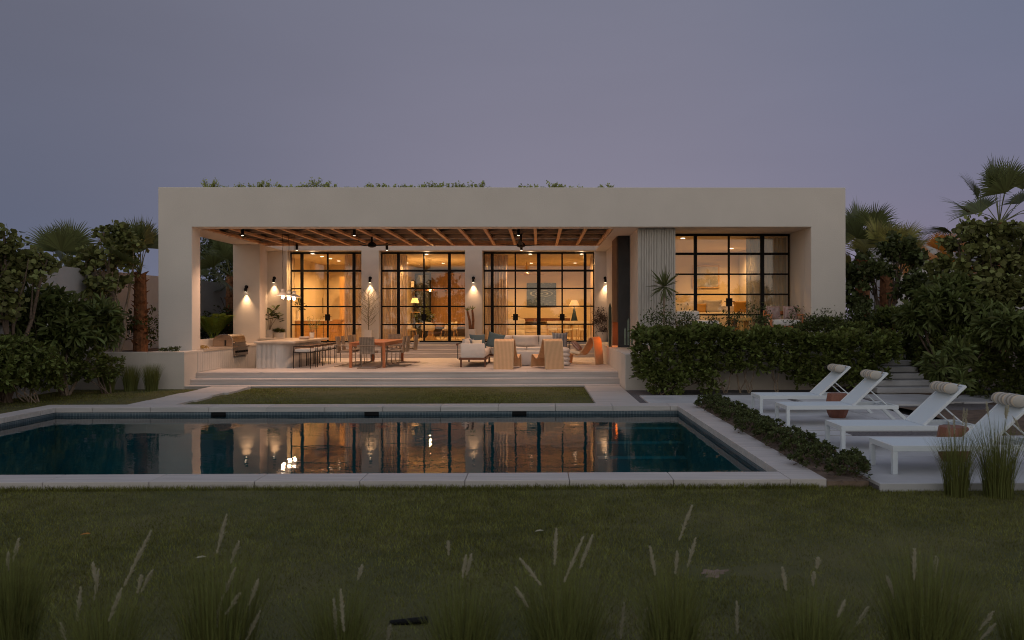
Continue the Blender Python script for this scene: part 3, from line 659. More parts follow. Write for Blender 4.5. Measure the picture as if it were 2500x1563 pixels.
Z_ = lambda v, Y: H+(771-v)/F*Y
MB().box(XP(2190, 46), XP(2330, 46), 46, 52, 0, Z_(586, 46)).build('lower_wall', outside, nb); MB().box(XP(2425, 47), XP(2620, 47), 46.5, 52, 0, Z_(545, 46.5)).build('upper_wall', outside, nb)
# ------------------------------------------------------------------ lamps
def light(name, kind, loc, energy, col, parent=None, **kw):
    l = D.lights.new(name, kind); l.energy = energy; l.color = col
    for k, v in kw.items(): setattr(l, k, v)
    o = D.objects.new(name, l); COL.objects.link(o)
    if parent is not None:
        o.parent = parent; og = ORG[parent.name]; o.location = Vector(loc)-Vector(og)
    else: o.location = loc
    return o
WARM = (1, .50, .20); INW = (1, .54, .19)
dn = [(786, 626), (807, 631.5), (827, 637), (845, 642), (763, 619.5), (1041.5, 620.5), (1082, 642.5), (993, 642), (1294.6, 620.4), (1420, 620.4), (1297, 642.6), (1404, 642.4), (1190, 642)]
dl = ['kitchen', 'hall', 'living room']; cnt = {}
def downlight(x, y, z, e, lbl):
    t = thing('downlight', lbl, 'ceiling light', (x, y, z), group='recessed ceiling downlights')
    MB().lathe([(.075, -.004), (.075, .001)], 16).build('lens', lampw, t, local=True); MB().lathe([(.10, -.002), (.10, .001)], 16).build('trim_ring', ceramic, t, local=True)
    if e: light('downlight_lamp', 'SPOT', (x, y, z-.03), e, INW, t, spot_size=2.75, spot_blend=.8, shadow_soft_size=.06)
for i, (u, v) in enumerate(dn):
    Y = (ZC-H)*F/(771-v); p = P(u, v, Y); r = 0 if u < 900 else (1 if u < 1150 else 2); cnt[r] = cnt.get(r, 0)+1
    downlight(p.x, p.y, ZC, (235, 350, 310)[r], 'small lit recessed downlight in the %s ceiling, %s of its room from the left' % (dl[r], ORDN[cnt[r]-1]))
downlight(XP(1667.5, 25.3), 25.3, ZC, 235, 'small lit recessed downlight in the right wing, near the fluted pier'); downlight(XP(1786, 29.2), 29.2, ZC, 340, 'small lit recessed downlight in the right wing, deeper in the room')
for i, (u, v, Y, wh) in enumerate(((602, 703, YLW, 'on the pier behind the grill'), (670, 681, YW, 'above the rubber plant'), (904, 681, YW, 'between the kitchen and hall doors'), (1156, 681, YW, 'between the hall and living room doors'), (1477.5, 681, YW, 'beside the chimney'))):
    p = P(u, v, Y); t = thing('wall_sconce', 'small black wall lamp lit downwards '+wh, 'wall lamp', (p.x, Y, p.z), group='black wall lamps of the terrace')
    MB().tube([(0, -.001, .03), (0, -.03, .03)], .065, 16).build('wall_plate', black, t, local=True)
    MB().tube([(0, -.03, .03), (0, -.09, .03), (0, -.10, -.02)], .018, 8).build('arm', black, t, local=True)
    MB().lathe([(.02, 0), (.048, -.01), (.05, -.13), (.046, -.13)], 14, (0, -.10, -.01)).build('lamp_head', black, t, local=True)
    MB().lathe([(.04, -.143), (.04, -.141)], 12, (0, -.10, -.01)).build('lens', lampw, t, local=True)
    l = light('sconce_lamp', 'SPOT', (p.x, Y-.085, p.z-.16), 95, (1, .60, .31), t, spot_size=1.35, spot_blend=1.0, shadow_soft_size=.03)
# terrace ceiling spots
sp = [(592, 575, 23.6), (865, 575, 23.6), (1266, 575, 23.6), (724.6, 611, 27.9), (944.5, 611, 27.9), (1273, 611, 27.9)]
for i, (u, v, Y) in enumerate(sp):
    p = P(u, v, Y); row = 'front' if i < 3 else 'rear'; wh = ['leftmost', 'middle', 'rightmost'][i % 3]
    t = thing('ceiling_spot', 'black cylindrical ceiling spot, %s of the %s row under the pergola' % (wh, row), 'spotlight', (p.x, Y, ZS+.01), group='black cylinder spots')
    zz = p.z-(ZS+.01)
    MB().lathe([(.05, -.02), (.05, 0)], 12).build('ceiling_plate', black, t, local=True)
    MB().tube([(0, 0, -.01), (0, 0, zz+.2)], .012, 6).build('stem', black, t, local=True); MB().lathe([(.045, zz+.0), (.047, zz+.21), (.02, zz+.215)], 14).build('cylinder', black, t, local=True)
    MB().lathe([(.030, zz-.008), (.030, zz-.002)], 12).build('lens', lampw, t, local=True)
    light('spot_lamp', 'SPOT', (p.x, Y, p.z-.03), 330, (1, .58, .36), t, spot_size=2.0, spot_blend=.9, shadow_soft_size=.05)
# fans
for i, (u, v, Y, sd) in enumerate(((908, 600, 25.6, 'left'), (1272, 600, 25.6, 'right'))):
    p = P(u, v, Y); zz = p.z-(ZS+.13)
    t = thing('ceiling_fan', 'black three-bladed ceiling fan hanging above the %s' % ('dining table' if i == 0 else 'sofa group'), 'ceiling fan', (p.x, Y, ZS+.13))
    MB().lathe([(.09, -.05), (.09, 0)], 16).build('canopy', black, t, local=True); MB().tube([(0, 0, -.04), (0, 0, zz+.1)], [.03, .03], 8).build('downrod', black, t, local=True)
    MB().lathe([(.05, zz-.06), (.13, zz-.03), (.14, zz+.05), (.05, zz+.12)], 18).build('motor', black, t, local=True)
    for k in range(3):
        a = k*2*pi/3+(.15 if i == 0 else .5); b = MB().at(0, 0, zz, rz=a); vs = []
        for j in range(9):
            s_ = j/8; x = .1+.72*s_; w_ = .045+.05*math.sin(pi*min(1, s_*1.15))*(1-s_*.4); vs += [(x, -w_, .02+.07*s_*s_), (x, w_, -.005+.10*s_*s_), (x, w_, .003+.10*s_*s_), (x, -w_, .028+.07*s_*s_)]
        fs = [(4*j+c_, 4*j+(c_+1) % 4, 4*j+4+(c_+1) % 4, 4*j+4+c_) for j in range(8) for c_ in range(4)]+[(3, 2, 1, 0), (32, 33, 34, 35)]
        b.add(vs, fs).build('blade', black, t, local=True, smooth=True)
# pendants
for i, (u, v, Y) in enumerate(((690.6, 722, 24.95), (705.5, 725, 25.55), (718, 726, 26.1))):
    p = P(u, v, Y); t = thing('pendant_lamp', 'white dish pendant lamp over the bar, %s of three from the front' % ORDN[i], 'pendant lamp', (p.x, Y, p.z), group='white pendants over the bar island')
    MB().lathe([(.225, 0), (.22, .012), (.14, .065), (.07, .10), (.045, .11)], 28).build('lamp_shade', ceramic, t, local=True, smooth=True)
    MB().lathe([(.03, .10), (.06, .13), (.065, .16), (.05, .20), (.02, .22)], 16).build('lamp_holder', ceramic, t, local=True, smooth=True)
    MB().lathe([(.02, .0), (.05, -.02), (.055, -.05), (.04, -.085), (.01, -.1)], 14).build('bulb', bulb_m, t, local=True, smooth=True)
    cp = [(.005*math.sin(k*1.1), 0, .2+(ZS+.11-p.z-.2)*k/24) for k in range(25)]; MB().tube(cp, .008, 5).build('cord', black, t, local=True)
    light('pendant_glow', 'POINT', (p.x, Y, p.z-.13), 14, (1, .62, .36), t, shadow_soft_size=.06)
light('fire_glow', 'AREA', (2.60, 26.05, 1.35), 3, (1, .20, .02), ch, size=.5, size_y=.6, shape='RECTANGLE').rotation_euler = (0, math.radians(90), 0)
light('fire_bounce', 'POINT', (2.72, 26.1, 1.4), 8, (1, .22, .02), ch, shadow_soft_size=.05)
# ------------------------------------------------------------------ terrace furniture
def pillow(w_, h_, t, n=12, pinch=.10):
    vs = []; fs = []
    for s_ in (1, -1):
        for j in range(n+1):
            for i in range(n+1):
                u = i/n*2-1; v = j/n*2-1; e = (1-abs(u)**2.6)*(1-abs(v)**2.6)
                px_ = u*(1-pinch*(1-v*v)); pz = v*(1-pinch*(1-u*u)); vs.append((px_*w_/2, s_*t/2*max(e, 0)**.5, pz*h_/2+h_/2))
    m_ = (n+1)**2
    for j in range(n):
        for i in range(n):
            a = j*(n+1)+i; fs.append((a, a+1, a+n+2, a+n+1)); fs.append((m_+a+1, m_+a, m_+a+n+1, m_+a+n+2))
    return vs, fs
def cushion(x0, x1, y0, y1, z0, z1, r=.05, puff=.02):
    """soft box"""
    vs = []; fs = []; nx, ny = 10, 10
    b = MB(); prof = [(0, r, 0), (r*.3, r*.3, 0), (r, 0, 0)]
    levels = [(r, z0), (r*.3, z0+r*.3), (0, z0+r), (0, z1-r), (r*.3, z1-r*.3), (r, z1)]
    k = []
    for ins, z in levels:
        pts = []
        for j in range(28):
            a = 2*pi*j/28; cx, sy = math.cos(a), math.sin(a); ex = abs(cx)**.22*(1 if cx > 0 else -1); ey = abs(sy)**.22*(1 if sy > 0 else -1)
            pts.append(((x0+x1)/2+ex*((x1-x0)/2-ins), (y0+y1)/2+ey*((y1-y0)/2-ins), z))
        k.append(pts)
    for p in k: vs += p
    for i in range(len(k)-1):
        for j in range(28): fs.append((i*28+j, i*28+(j+1) % 28, (i+1)*28+(j+1) % 28, (i+1)*28+j))
    vs.append(((x0+x1)/2, (y0+y1)/2, z0-0*puff)); vs.append(((x0+x1)/2, (y0+y1)/2, z1+puff)); c0 = len(vs)-2; last = (len(k)-1)*28
    for j in range(28): fs.append((c0, (j+1) % 28, j)); fs.append((c0+1, last+j, last+(j+1) % 28))
    return vs, fs
# bar
bar = thing('bar_island', 'pale stone outdoor bar with fluted end and veined worktop', 'bar counter', (-8.3, 24.2, ZT))
pl = [(-8.75, 24.24)]+[(-7.78-.38+.38*math.sin(a), 24.24+.38-.38*math.cos(a)) for a in [i*pi/16 for i in range(9)]]+[(-7.78, 27.9), (-8.75, 27.9)]
MB().prism(pl, ZT, 1.10).build('body', travp, bar)
fl = MB()
for i in range(15): fl.box(-8.74+i*.039, -8.74+i*.039+.030, 24.222, 24.239, ZT+.01, 1.09)
fl.build('fluting', travp, bar)
MB().box(-8.80, -7.52, 24.14, 28.0, 1.101, 1.172).build('worktop', onyx, bar, bevel=.01)
MB().box(XSW+.03, -8.801, 27.3, YLW-.006, 1.101, 1.171).build('rear_worktop', onyx, bar); MB().box(XSW+.03, -8.752, 27.36, YLW-.006, -.1, 1.10).build('rear_body', trav, bar)
def stool():
    t = thing('bar_stool', '', 'bar stool', (0, 0, 0), group='stools along the outdoor bar'); t2 = .012
    w_, d_ = .29, .26
    fr = MB()
    for sx in (-1, 1):
        fr.tube([(sx*w_, -d_, .5), (sx*w_, -d_, .68), (sx*w_, d_, .68), (sx*w_, d_, .5)], t2, 6).tube([(sx*w_, -d_, .49), (sx*w_, d_, .49)], t2, 6)
    fr.tube([(-w_, -d_, .49), (w_, -d_, .49)], t2, 6).tube([(-w_, d_, .49), (w_, d_, .49)], t2, 6).tube([(-w_, -d_, .68), (w_, -d_, .68)], t2, 6)
    fr.build('frame', black, t, local=True)
    for sx in (-1, 1):
        for sy in (-1, 1): MB().tube([(sx*w_, sy*d_, 0), (sx*w_, sy*d_, .49)], t2, 6).build('leg', black, t, local=True)
    v, f = cushion(-w_+.015, w_-.015, -d_+.015, d_-.015, .505, .60, .03, .01); MB().add(v, f).build('seat', wfab, t, local=True, smooth=True)
    b = MB(); prof = [(-w_+.03, d_-.05), (-w_+.03, -d_+.10), (-w_+.10, -d_+.03), (w_-.10, -d_+.03), (w_-.03, -d_+.10), (w_-.03, d_-.05)]
    for a, c_ in zip(prof[:-1], prof[1:]):
        b.add([(a[0], a[1], .62), (c_[0], c_[1], .62), (c_[0], c_[1], .70), (a[0], a[1], .70), (a[0]*.9, a[1]*.92, .62), (c_[0]*.9, c_[1]*.92, .62), (c_[0]*.9, c_[1]*.92, .70), (a[0]*.9, a[1]*.92, .70)],
              [(0, 1, 2, 3), (5, 4, 7, 6), (3, 2, 6, 7), (0, 4, 5, 1), (0, 3, 7, 4), (1, 5, 6, 2)])
    b.build('backrest', mat('tan_leather', (.24, .14, .085), .55), t, local=True); return t
st0 = stool(); st0.rotation_euler = (0, 0, pi/2)
for i in range(5):
    lb = 'black framed bar stool with pale seat, %s from the front of the bar' % ORDN[i]; loc = (-7.30, 24.38+.76*i, ZT)
    if i == 0: st0.location = loc; st0['label'] = lb
    else: dup(st0, loc, label=lb)
# books and vase on the bar
p = G(743, 828.5, 1.173)
for k, (dz, a, cc) in enumerate(((0, .1, (.30, .20, .13)), (.035, -.2, (.62, .45, .38)), (.062, .25, (.55, .52, .5)))):
    o = MB().box(-.15, .15, -.11, .11, 0, .028).build('book', mat('book_%d' % k, cc, .6)); o.location = (p.x, p.y, 1.173+dz); o.rotation_euler = (0, 0, a)
    tag(o, ['brown book at the bottom of the pile on the bar', 'pink book in the middle of the pile on the bar', 'grey book on top of the pile on the bar'][k], 'book', 'books piled on the bar')
p = G(748, 826.5, 1.173); o = thing('vase', 'small white cup vase holding a leafy spray on the bar', 'vase', (p.x+.12, p.y+.25, 1.173)); MB().lathe([(.05, 0), (.075, .02), (.085, .2), (.075, .2), (.07, .03)], 18).build('vessel', ceramic, o, local=True, smooth=True)
tw = MB(); lp = []; ld = []
for k in range(9):
    a = -.5+k*.16; l_ = R.uniform(.35, .62); e = Vector((.28*math.sin(a*2)+.14*l_, R.uniform(-.1, .1), .18+l_)); tw.tube([(0, 0, .1), (e.x*.4, e.y*.4, .2+l_*.35), tuple(e)], [.005, .004, .002], 4)
    for j in range(14): t = .35+.65*j/13; lp.append((e.x*t+R.uniform(-.02, .02), e.y*t, .12+(e.z-.12)*t)); ld.append((R.uniform(-1, 1), R.uniform(-1, 1), .7))
s_ = thing('flower_spray', 'loose leafy spray standing in the white cup vase', 'plant', (p.x+.12, p.y+.25, 1.19)); tw.build('stems', bark, s_, local=True)
V, Fq = leaves(np.array(lp), np.array(ld), .05, OVAL); npmesh('leaves', V, Fq, lf_roof, s_, local=True)
# grill
gr = thing('barbecue_grill', 'stainless steel built-in barbecue with domed hood and dark knobs', 'barbecue', (-10.2, 25.2, .97))
hp = [(-10.50, .975)]+[(-10.22-.28*math.cos(a), 1.12+.245*math.sin(a)) for a in [i*pi/2/7 for i in range(8)]]+[(-10.02, 1.36), (-9.90, 1.30), (-9.86, 1.20), (-9.85, 1.06), (-9.85, .975)]
MB().prism(hp, 25.2, 26.30, 'y').build('hood', steel, gr, bevel=.012)
MB().prism([(x*1.0, z) for x, z in [(-10.53, .972), (-9.83, .972), (-9.83, 1.0), (-10.53, 1.0)]], 25.17, 26.33, 'y').build('rim', steel, gr)
MB().tube([(-9.80, 25.32, 1.10), (-9.80, 26.18, 1.10)], .016, 8).tube([(-9.86, 25.36, 1.10), (-9.80, 25.36, 1.10)], .012, 6).tube([(-9.86, 26.14, 1.10), (-9.80, 26.14, 1.10)], .012, 6).build('handle', steel, gr)
MB().box(-9.86, -9.74, 25.16, 26.34, .93, .969).build('shelf', steel, gr); MB().prism([(-9.84, .67), (-9.77, .67), (-9.79, .925), (-9.84, .925)], 25.2, 26.3, 'y').build('control_panel', steel, gr)
for k in range(5): MB().tube([(-9.775, 25.36+k*.2, .80), (-9.73, 25.36+k*.2, .80)], .035, 12).build('knob', black, gr)
MB().box(-10.36, -10.1, 25.165, 25.199, 1.02, 1.16).build('side_box', steel, gr); MB().box(-10.10, -10.085, 25.15, 25.198, 1.0, 1.18).build('side_hinge', black, gr)
p = G(500, 852, .97); go = MB()
for k in range(16): a = R.uniform(0, 6); cx, cy_ = p.x+R.uniform(-.10, .12), 23.4+R.uniform(-.05, .05); go.tube([(cx+.05*math.cos(a+j*.9), cy_+.04*math.sin(j*.9), 1.0+R.uniform(0, .07)+.02*math.sin(j)) for j in range(7)], .009, 5)
tag(go.build('garland', mat('gold_braid', (.42, .28, .08), .6)), 'small tangle of golden braid lying on the counter beside the pillar', 'ornament')
# dining table
tb = thing('dining_table', 'long orange teak outdoor dining table with square legs', 'table', (-5.35, 26, ZT))
TX0, TX1, TY0, TY1 = -5.92, -4.80, 24.38, 27.75
ZTT = 1.125
tp = MB()
for k in range(8): w_ = (TX1-TX0)/8; tp.box(TX0+k*w_+.003, TX0+(k+1)*w_-.003, TY0, TY1, ZTT-.035, ZTT)
tp.build('tabletop', teak, tb, bevel=.004)
MB().box(TX0+.05, TX1-.05, TY0+.03, TY0+.06, ZTT-.13, ZTT-.036).box(TX0+.05, TX1-.05, TY1-.06, TY1-.03, ZTT-.13, ZTT-.036).box(TX0+.03, TX0+.06, TY0+.06, TY1-.06, ZTT-.13, ZTT-.036).box(TX1-.06, TX1-.03, TY0+.06, TY1-.06, ZTT-.13, ZTT-.036).build('apron', teak, tb)
for x in (TX0+.0, TX1-.085):
    for y in (TY0+.001, TY1-.086): MB().box(x, x+.085, y, y+.085, ZT, ZTT-.0355).build('leg', teak, tb, bevel=.006)
def wchair():
    t = thing('dining_chair', '', 'chair', (0, 0, 0), group='wicker chairs around the teak table')
    v, f = cushion(-.235, .235, -.20, .27, .44, .50, .02, .005); MB().add(v, f).build('seat', wicker, t, local=True)
    b = MB(); n = 8; prof = [(-.27-.05*(i/n)**1.5, .42+.50*i/n) for i in range(n+1)]
    for i in range(n):
        (y0, z0), (y1, z1) = prof[i], prof[i+1]; b.add([(-.22, y0, z0), (.22, y0, z0), (.22, y1, z1), (-.22, y1, z1), (-.22, y0+.028, z0), (.22, y0+.028, z0), (.22, y1+.028, z1), (-.22, y1+.028, z1)], [(0, 1, 2, 3), (5, 4, 7, 6), (0, 3, 7, 4), (2, 1, 5, 6)]+([(3, 2, 6, 7)] if i == n-1 else []))
    b.quad((-.22, -.27, .42), (.22, -.27, .42), (.22, -.2, .43), (-.22, -.2, .43)); b.build('backrest', wicker, t, local=True)
    tub = mat('taupe_tube', (.26, .20, .15), .4, metal=.2)
    for s_ in (-1, 1):
        MB().tube([(s_*.27, -.33, .68), (s_*.30, -.22, .665), (s_*.30, .24, .635), (s_*.30, .30, .59), (s_*.30, .32, .10), (s_*.30, .30, .03), (s_*.29, .22, .013), (s_*.27, -.33, .013)], .0125, 7).build('side_tube', tub, t, local=True, smooth=True)
    MB().tube([(-.27, -.33, .0135), (.27, -.33, .0135)], .012, 7).tube([(-.27, -.31, .68), (.27, -.31, .68)], .0125, 7).tube([(-.3, .27, .46), (.3, .27, .46)], .012, 7).build('cross_tube', tub, t, local=True)
    return t
c0 = wchair(); SCC = 1.05
def putc(x, y, rz, lb, _f=[0]):
    if _f[0] == 0: c0.location = (x, y, ZT); c0.rotation_euler = (0, 0, rz); c0['label'] = lb; c0.scale = (SCC,)*3; _f[0] = 1
    else: dup(c0, (x, y, ZT), rz, lb, SCC)
putc(XP(900, 24.25), 24.30, 0, 'wicker chair at the near end of the teak table, back to the pool')
putc(-5.25, 28.05, pi, 'wicker chair at the far end of the teak table')
for i, y in enumerate((25.0, 25.65, 26.6, 27.25)): putc(-6.12, y, -pi/2+.06*(i % 2), 'wicker chair on the bar side of the teak table, %s from the near end' % ORDN[i])
for i, (x, y) in enumerate(((-4.62, 25.05), (-4.60, 25.75), (-4.55, 27.1))): putc(x, y, pi/2-.05*i, 'wicker chair on the sofa side of the teak table, %s from the near end' % ORDN[i])
# sofa
so = thing('corner_sofa', 'large white L-shaped outdoor sofa on a dark timber base', 'sofa', (-1, 26, ZT))
MB().box(-2.52, -1.64, 24.5, 27.5, .565, .62).box(-1.639, 1.05, 26.55, 27.5, .565, .62).build('base', dwood, so, bevel=.008)
for (x, y) in ((-2.48, 24.56), (-1.72, 24.56), (-2.48, 27.4), (-1.72, 26.6), (-.2, 26.62), (.98, 26.62), (.98, 27.42)): MB().box(x, x+.055, y, y+.055, ZT, .565).build('leg', dwood, so)
v, f = cushion(-2.46, -1.70, 24.50, 24.60, .625, 1.08, .03, .0); MB().add(v, f).build('arm_panel', wfab, so, smooth=True)
for (a, b, c_, d_) in ((-2.46, -1.66, 24.62, 25.6), (-2.46, -1.66, 25.61, 26.54), (-2.46, -1.66, 26.55, 27.2), (-1.65, -.42, 26.5, 27.2), (-.41, .99, 26.5, 27.2)):
    v, f = cushion(a, b, c_, d_, .63, .87, .06, .02); MB().add(v, f).build('seat_cushion', wfab, so, smooth=True)
for x0, x1 in ((-1.62, -.93), (-.92, 0.0), (.01, .95)):
    b = MB().at((x0+x1)/2, 27.22, .86, rx=-.18); v, f = pillow((x1-x0)*1.0, .42, .30, pinch=.02); b.add(v, f).build('back_cushion', wfab, so, smooth=True)
for y in (25.0, 25.8, 26.55): b = MB().at(-2.33, y, .86, rz=pi/2, ry=0, rx=0); v, f = pillow(.78, .36, .26, pinch=.02); b.add(v, f).build('back_cushion', wfab, so, smooth=True)
MB().tube([(-2.545, 24.5, .6), (-2.545, 24.5, 1.07), (-2.545, 27.5, 1.07), (-2.545, 27.5, .6)], .014, 6).tube([(-2.52, 27.52, .6), (-2.52, 27.52, 1.1), (1.05, 27.52, 1.1), (1.05, 27.52, .6)], .014, 6).tube([(1.06, 26.55, .6), (1.06, 26.55, 1.05), (1.06, 27.5, 1.05)], .016, 6).build('back_rail', black, so)
MB().tube([(-2.56, 24.47, 1.05), (-2.56, 24.52, 1.05)], .04, 10).build('rail_knob', dwood, so)
def pil(x, y, z, w_, h_, rz, rx, m_, lb, name='pillow', group='scatter cushions on the terrace seating', ry=0):
    v, f = pillow(w_, h_, .17); o = MB().add(v, f).build(name, m_, smooth=True); o.location = (x, y, z); o.rotation_euler = (rx, ry, rz); tag(o, lb, 'cushion', group); return o
pil(-2.02, 26.15, .86, .56, .50, .35, -.35, bfab, 'plain teal cushion leaning in the left corner of the sofa')
pil(-1.55, 26.35, .86, .60, .54, -.25, -.30, bfab, 'plain teal cushion tilted right, in front of the sofa back', ry=.22)
pil(-2.25, 25.3, .86, .42, .36, .5, -.3, stripe_b, 'small blue patterned cushion near the sofa arm'); pil(-1.98, 25.2, .86, .34, .34, .2, -.4, cream, 'small cream cushion beside the blue patterned one')
pil(.72, 26.95, .86, .56, .52, -.15, -.25, stripe_b, 'blue striped cushion at the right end of the sofa')
o = MB(); v, f = cushion(-.85, .12, 25.15, 25.95, ZT+.01, .80, .04, .0); o.add(v, f); tag(o.build('coffee_table', mat('pale_concrete', (.42, .43, .44), .7, var=.08), smooth=True), 'solid pale grey block table between the rattan lounge chairs', 'table')
# rattan lounge chairs
prof = [(-.04, 0), (-.02, .3), (.02, .62), (.05, .84), (.10, .90), (.155, .905), (.20, .86), (.30, .68), (.42, .50), (.54, .35), (.62, .30), (.70, .30), (.86, .36), (.98, .41), (1.05, .40), (1.09, .33), (1.13, .15), (1.15, .02)]
def rchair():
    t = thing('lounge_chair', '', 'lounge chair', (0, 0, 0), group='folded rattan lounge chairs')
    MB().ribbon(prof[:6], -.29, .29, .012).build('back_panel', rattan, t, local=True); MB().ribbon(prof[5:], -.29, .29, .012).build('seat_panel', rattan, t, local=True)
    for s_ in (-1, 1): MB().tube([(x, s_*.295, max(z, .02)) for x, z in prof], .017, 7).build('side_frame', mat('pale_cane', (.62, .42, .24), .5), t, local=True, smooth=True)
    for s_ in (-1, 1):
        for x in (-.04, 1.14): MB().lathe([(.018, 0), (.018, .03)], 8, (x, s_*.26, 0)).build('foot', MATS['pale_cane'], t, local=True)
    return t
rc = rchair(); rc.location = (-1.06, 23.55, ZT); rc.rotation_euler = (0, 0, math.radians(79)); rc['label'] = 'rattan lounge chair nearest the dining table, back to the pool'
dup(rc, (.46, 23.55, ZT), math.radians(112), 'rattan lounge chair in the middle, back to the pool')
dup(rc, (1.98, 25.85, ZT), math.radians(150), 'rattan lounge chair at the right facing left, lit orange by the fire')
pil(1.42, 26.2, .78, .46, .42, math.radians(73), -.75, wicker2, 'red patterned cushion on the right-hand rattan chair'); 
b = MB().at(1.28, 26.2, .67, rz=math.radians(163), ry=-.18); v, f = cushion(-.22, .24, -.24, .24, 0, .10, .04, .02); tag(b.add(v, f).build('seat_pad', cream, smooth=True), 'cream seat pad on the right-hand rattan chair', 'cushion')
p = G(1381, 893, ZT); pr = [(.02, 0)]
for k in range(4): pr += [(.17, .01+k*.14), (.205, .04+k*.14), (.215, .075+k*.14), (.205, .11+k*.14), (.17, .138+k*.14)]
pr += [(.15, .575), (.02, .578)]
o = MB().lathe(pr, 28).build('side_table', wfab, smooth=True); o.location = (p.x-.06, p.y+.05, ZT); tag(o, 'white side table of four stacked rings beside the middle rattan chair', 'side table')
# ------------------------------------------------------------------ sun loungers
def lounger():
    t = thing('sun_lounger', '', 'sun lounger', (0, 0, 0), group='white sun loungers on the deck'); W_ = .68; hz = .352
    fr = MB(); fr.box(0, 2.0, 0, .045, hz-.07, hz).box(0, 2.0, W_-.045, W_, hz-.07, hz).box(0, .045, .046, W_-.046, hz-.07, hz).box(1.955, 2.0, .046, W_-.046, hz-.07, hz).box(1.2, 1.23, .046, W_-.046, hz-.06, hz-.02)
    fr.build('frame', white_m, t, local=True, bevel=.004)
    for y0 in (0.001, W_-.061): MB().box(.001, .061, y0, y0+.06, 0, hz-.0705).build('leg', white_m, t, local=True, bevel=.004)
    for y0 in (.001, W_-.051): MB().prism([(1.90, hz-.071), (1.98, hz-.071), (2.27, 0.0), (2.20, 0.0)], y0, y0+.05, 'y').build('leg', white_m, t, local=True)
    for y0 in (.001, W_-.051): MB().lathe([(.05, 0), (.05, .0)], 10).M
    MB().box(.046, 1.21, .046, W_-.046, hz-.012, hz-.001).build('seat_sling', wmesh, t, local=True)
    a = math.radians(43); bk = MB().at(1.215, 0, hz-.005, ry=-a); bk.box(0, .84, .047, .085, -.02, .018).box(0, .84, W_-.085, W_-.047, -.02, .018).box(.805, .84, .086, W_-.086, -.02, .018).build('back_frame', white_m, t, local=True, bevel=.004)
    bk = MB().at(1.215, 0, hz-.005, ry=-a); bk.box(.0, .803, .086, W_-.086, -.004, .010).build('back_sling', wmesh, t, local=True)
    x1, z1 = 1.215+.42*math.cos(a), hz+.42*math.sin(a)-.02
    for y0 in (.10, W_-.10): MB().tube([(x1, y0, z1), (1.86, y0, hz-.03)], .011, 6).build('strut', white_m, t, local=True)
    MB().tube([(1.86, .05, hz-.03), (1.86, W_-.05, hz-.03)], .012, 6).tube([(1.2, .05, hz-.05), (1.9, .05, hz-.05)], .008, 5).build('ratchet_bar', white_m, t, local=True)
    q = MB(); n = 16; cx, cz = .70, .065; vs = []
    prf = [(.0, .2), (.008, .7), (.03, .95), (.08, 1), (.44, 1), (.49, .95), (.512, .7), (.52, .2)]
    for l_, r_ in prf:
        for j in range(n): an = 2*pi*j/n; vs.append((math.cos(an)*.105*r_, .08+l_, math.sin(an)*.08*r_))
    fs = [(i*n+j, i*n+(j+1) % n, (i+1)*n+(j+1) % n, (i+1)*n+j) for i in range(len(prf)-1) for j in range(n)]+[tuple(range(n))[::-1], tuple((len(prf)-1)*n+j for j in range(n))]
    ca, sa = math.cos(a), math.sin(a); X0, Z0 = 1.215+.675*ca-.086*sa, hz+.675*sa+.086*ca
    MB().at(X0, 0, Z0).add(vs, fs).build('headrest', bolster_m, t, local=True, smooth=True)
    for y0 in (.2, .44): MB().at(1.215, 0, hz-.005, ry=-a).box(.70, .845, y0, y0+.03, .0185, .024).build('strap', mat('canvas_strap', (.3, .24, .17), .8), t, local=True)
    return t
lg = lounger()
for i, (u, v, wh) in enumerate(((2186.1, 1159.2, 'nearest the front lawn, partly behind grass tufts'), (2059.5, 1099.7, 'second from the front lawn'), (1924.8, 1039.8, 'third from the front lawn'), (1858.9, 1009.5, 'farthest from the lawn, against the hedge'))):
    p = G(u, v, 0); loc = (p.x-.03, p.y, 0.0); lb = 'white sun lounger with striped headrest, '+wh
    if i == 0: lg.location = loc; lg['label'] = lb; lg.rotation_euler = (0, 0, .006)
    else: dup(lg, loc, (0, -.012, .009, -.006)[i], label=lb)
def tstool(u, v, lb):
    p = G(u, v, 0); o = MB(); vs = []; prf = [(.15, 0), (.185, .07), (.225, .20), (.21, .30), (.185, .44), (.18, .46), (.02, .462)]
    o.lathe(prf, 10); q = o.build('clay_stool', terra, bevel=.008); q.location = (p.x, p.y, 0); tag(q, lb, 'stool', 'terracotta stools between the loungers')
tstool(2044, 1019, 'faceted terracotta stool between the two farther loungers'); tstool(2328, 1125, 'faceted terracotta stool between the two nearer loungers')
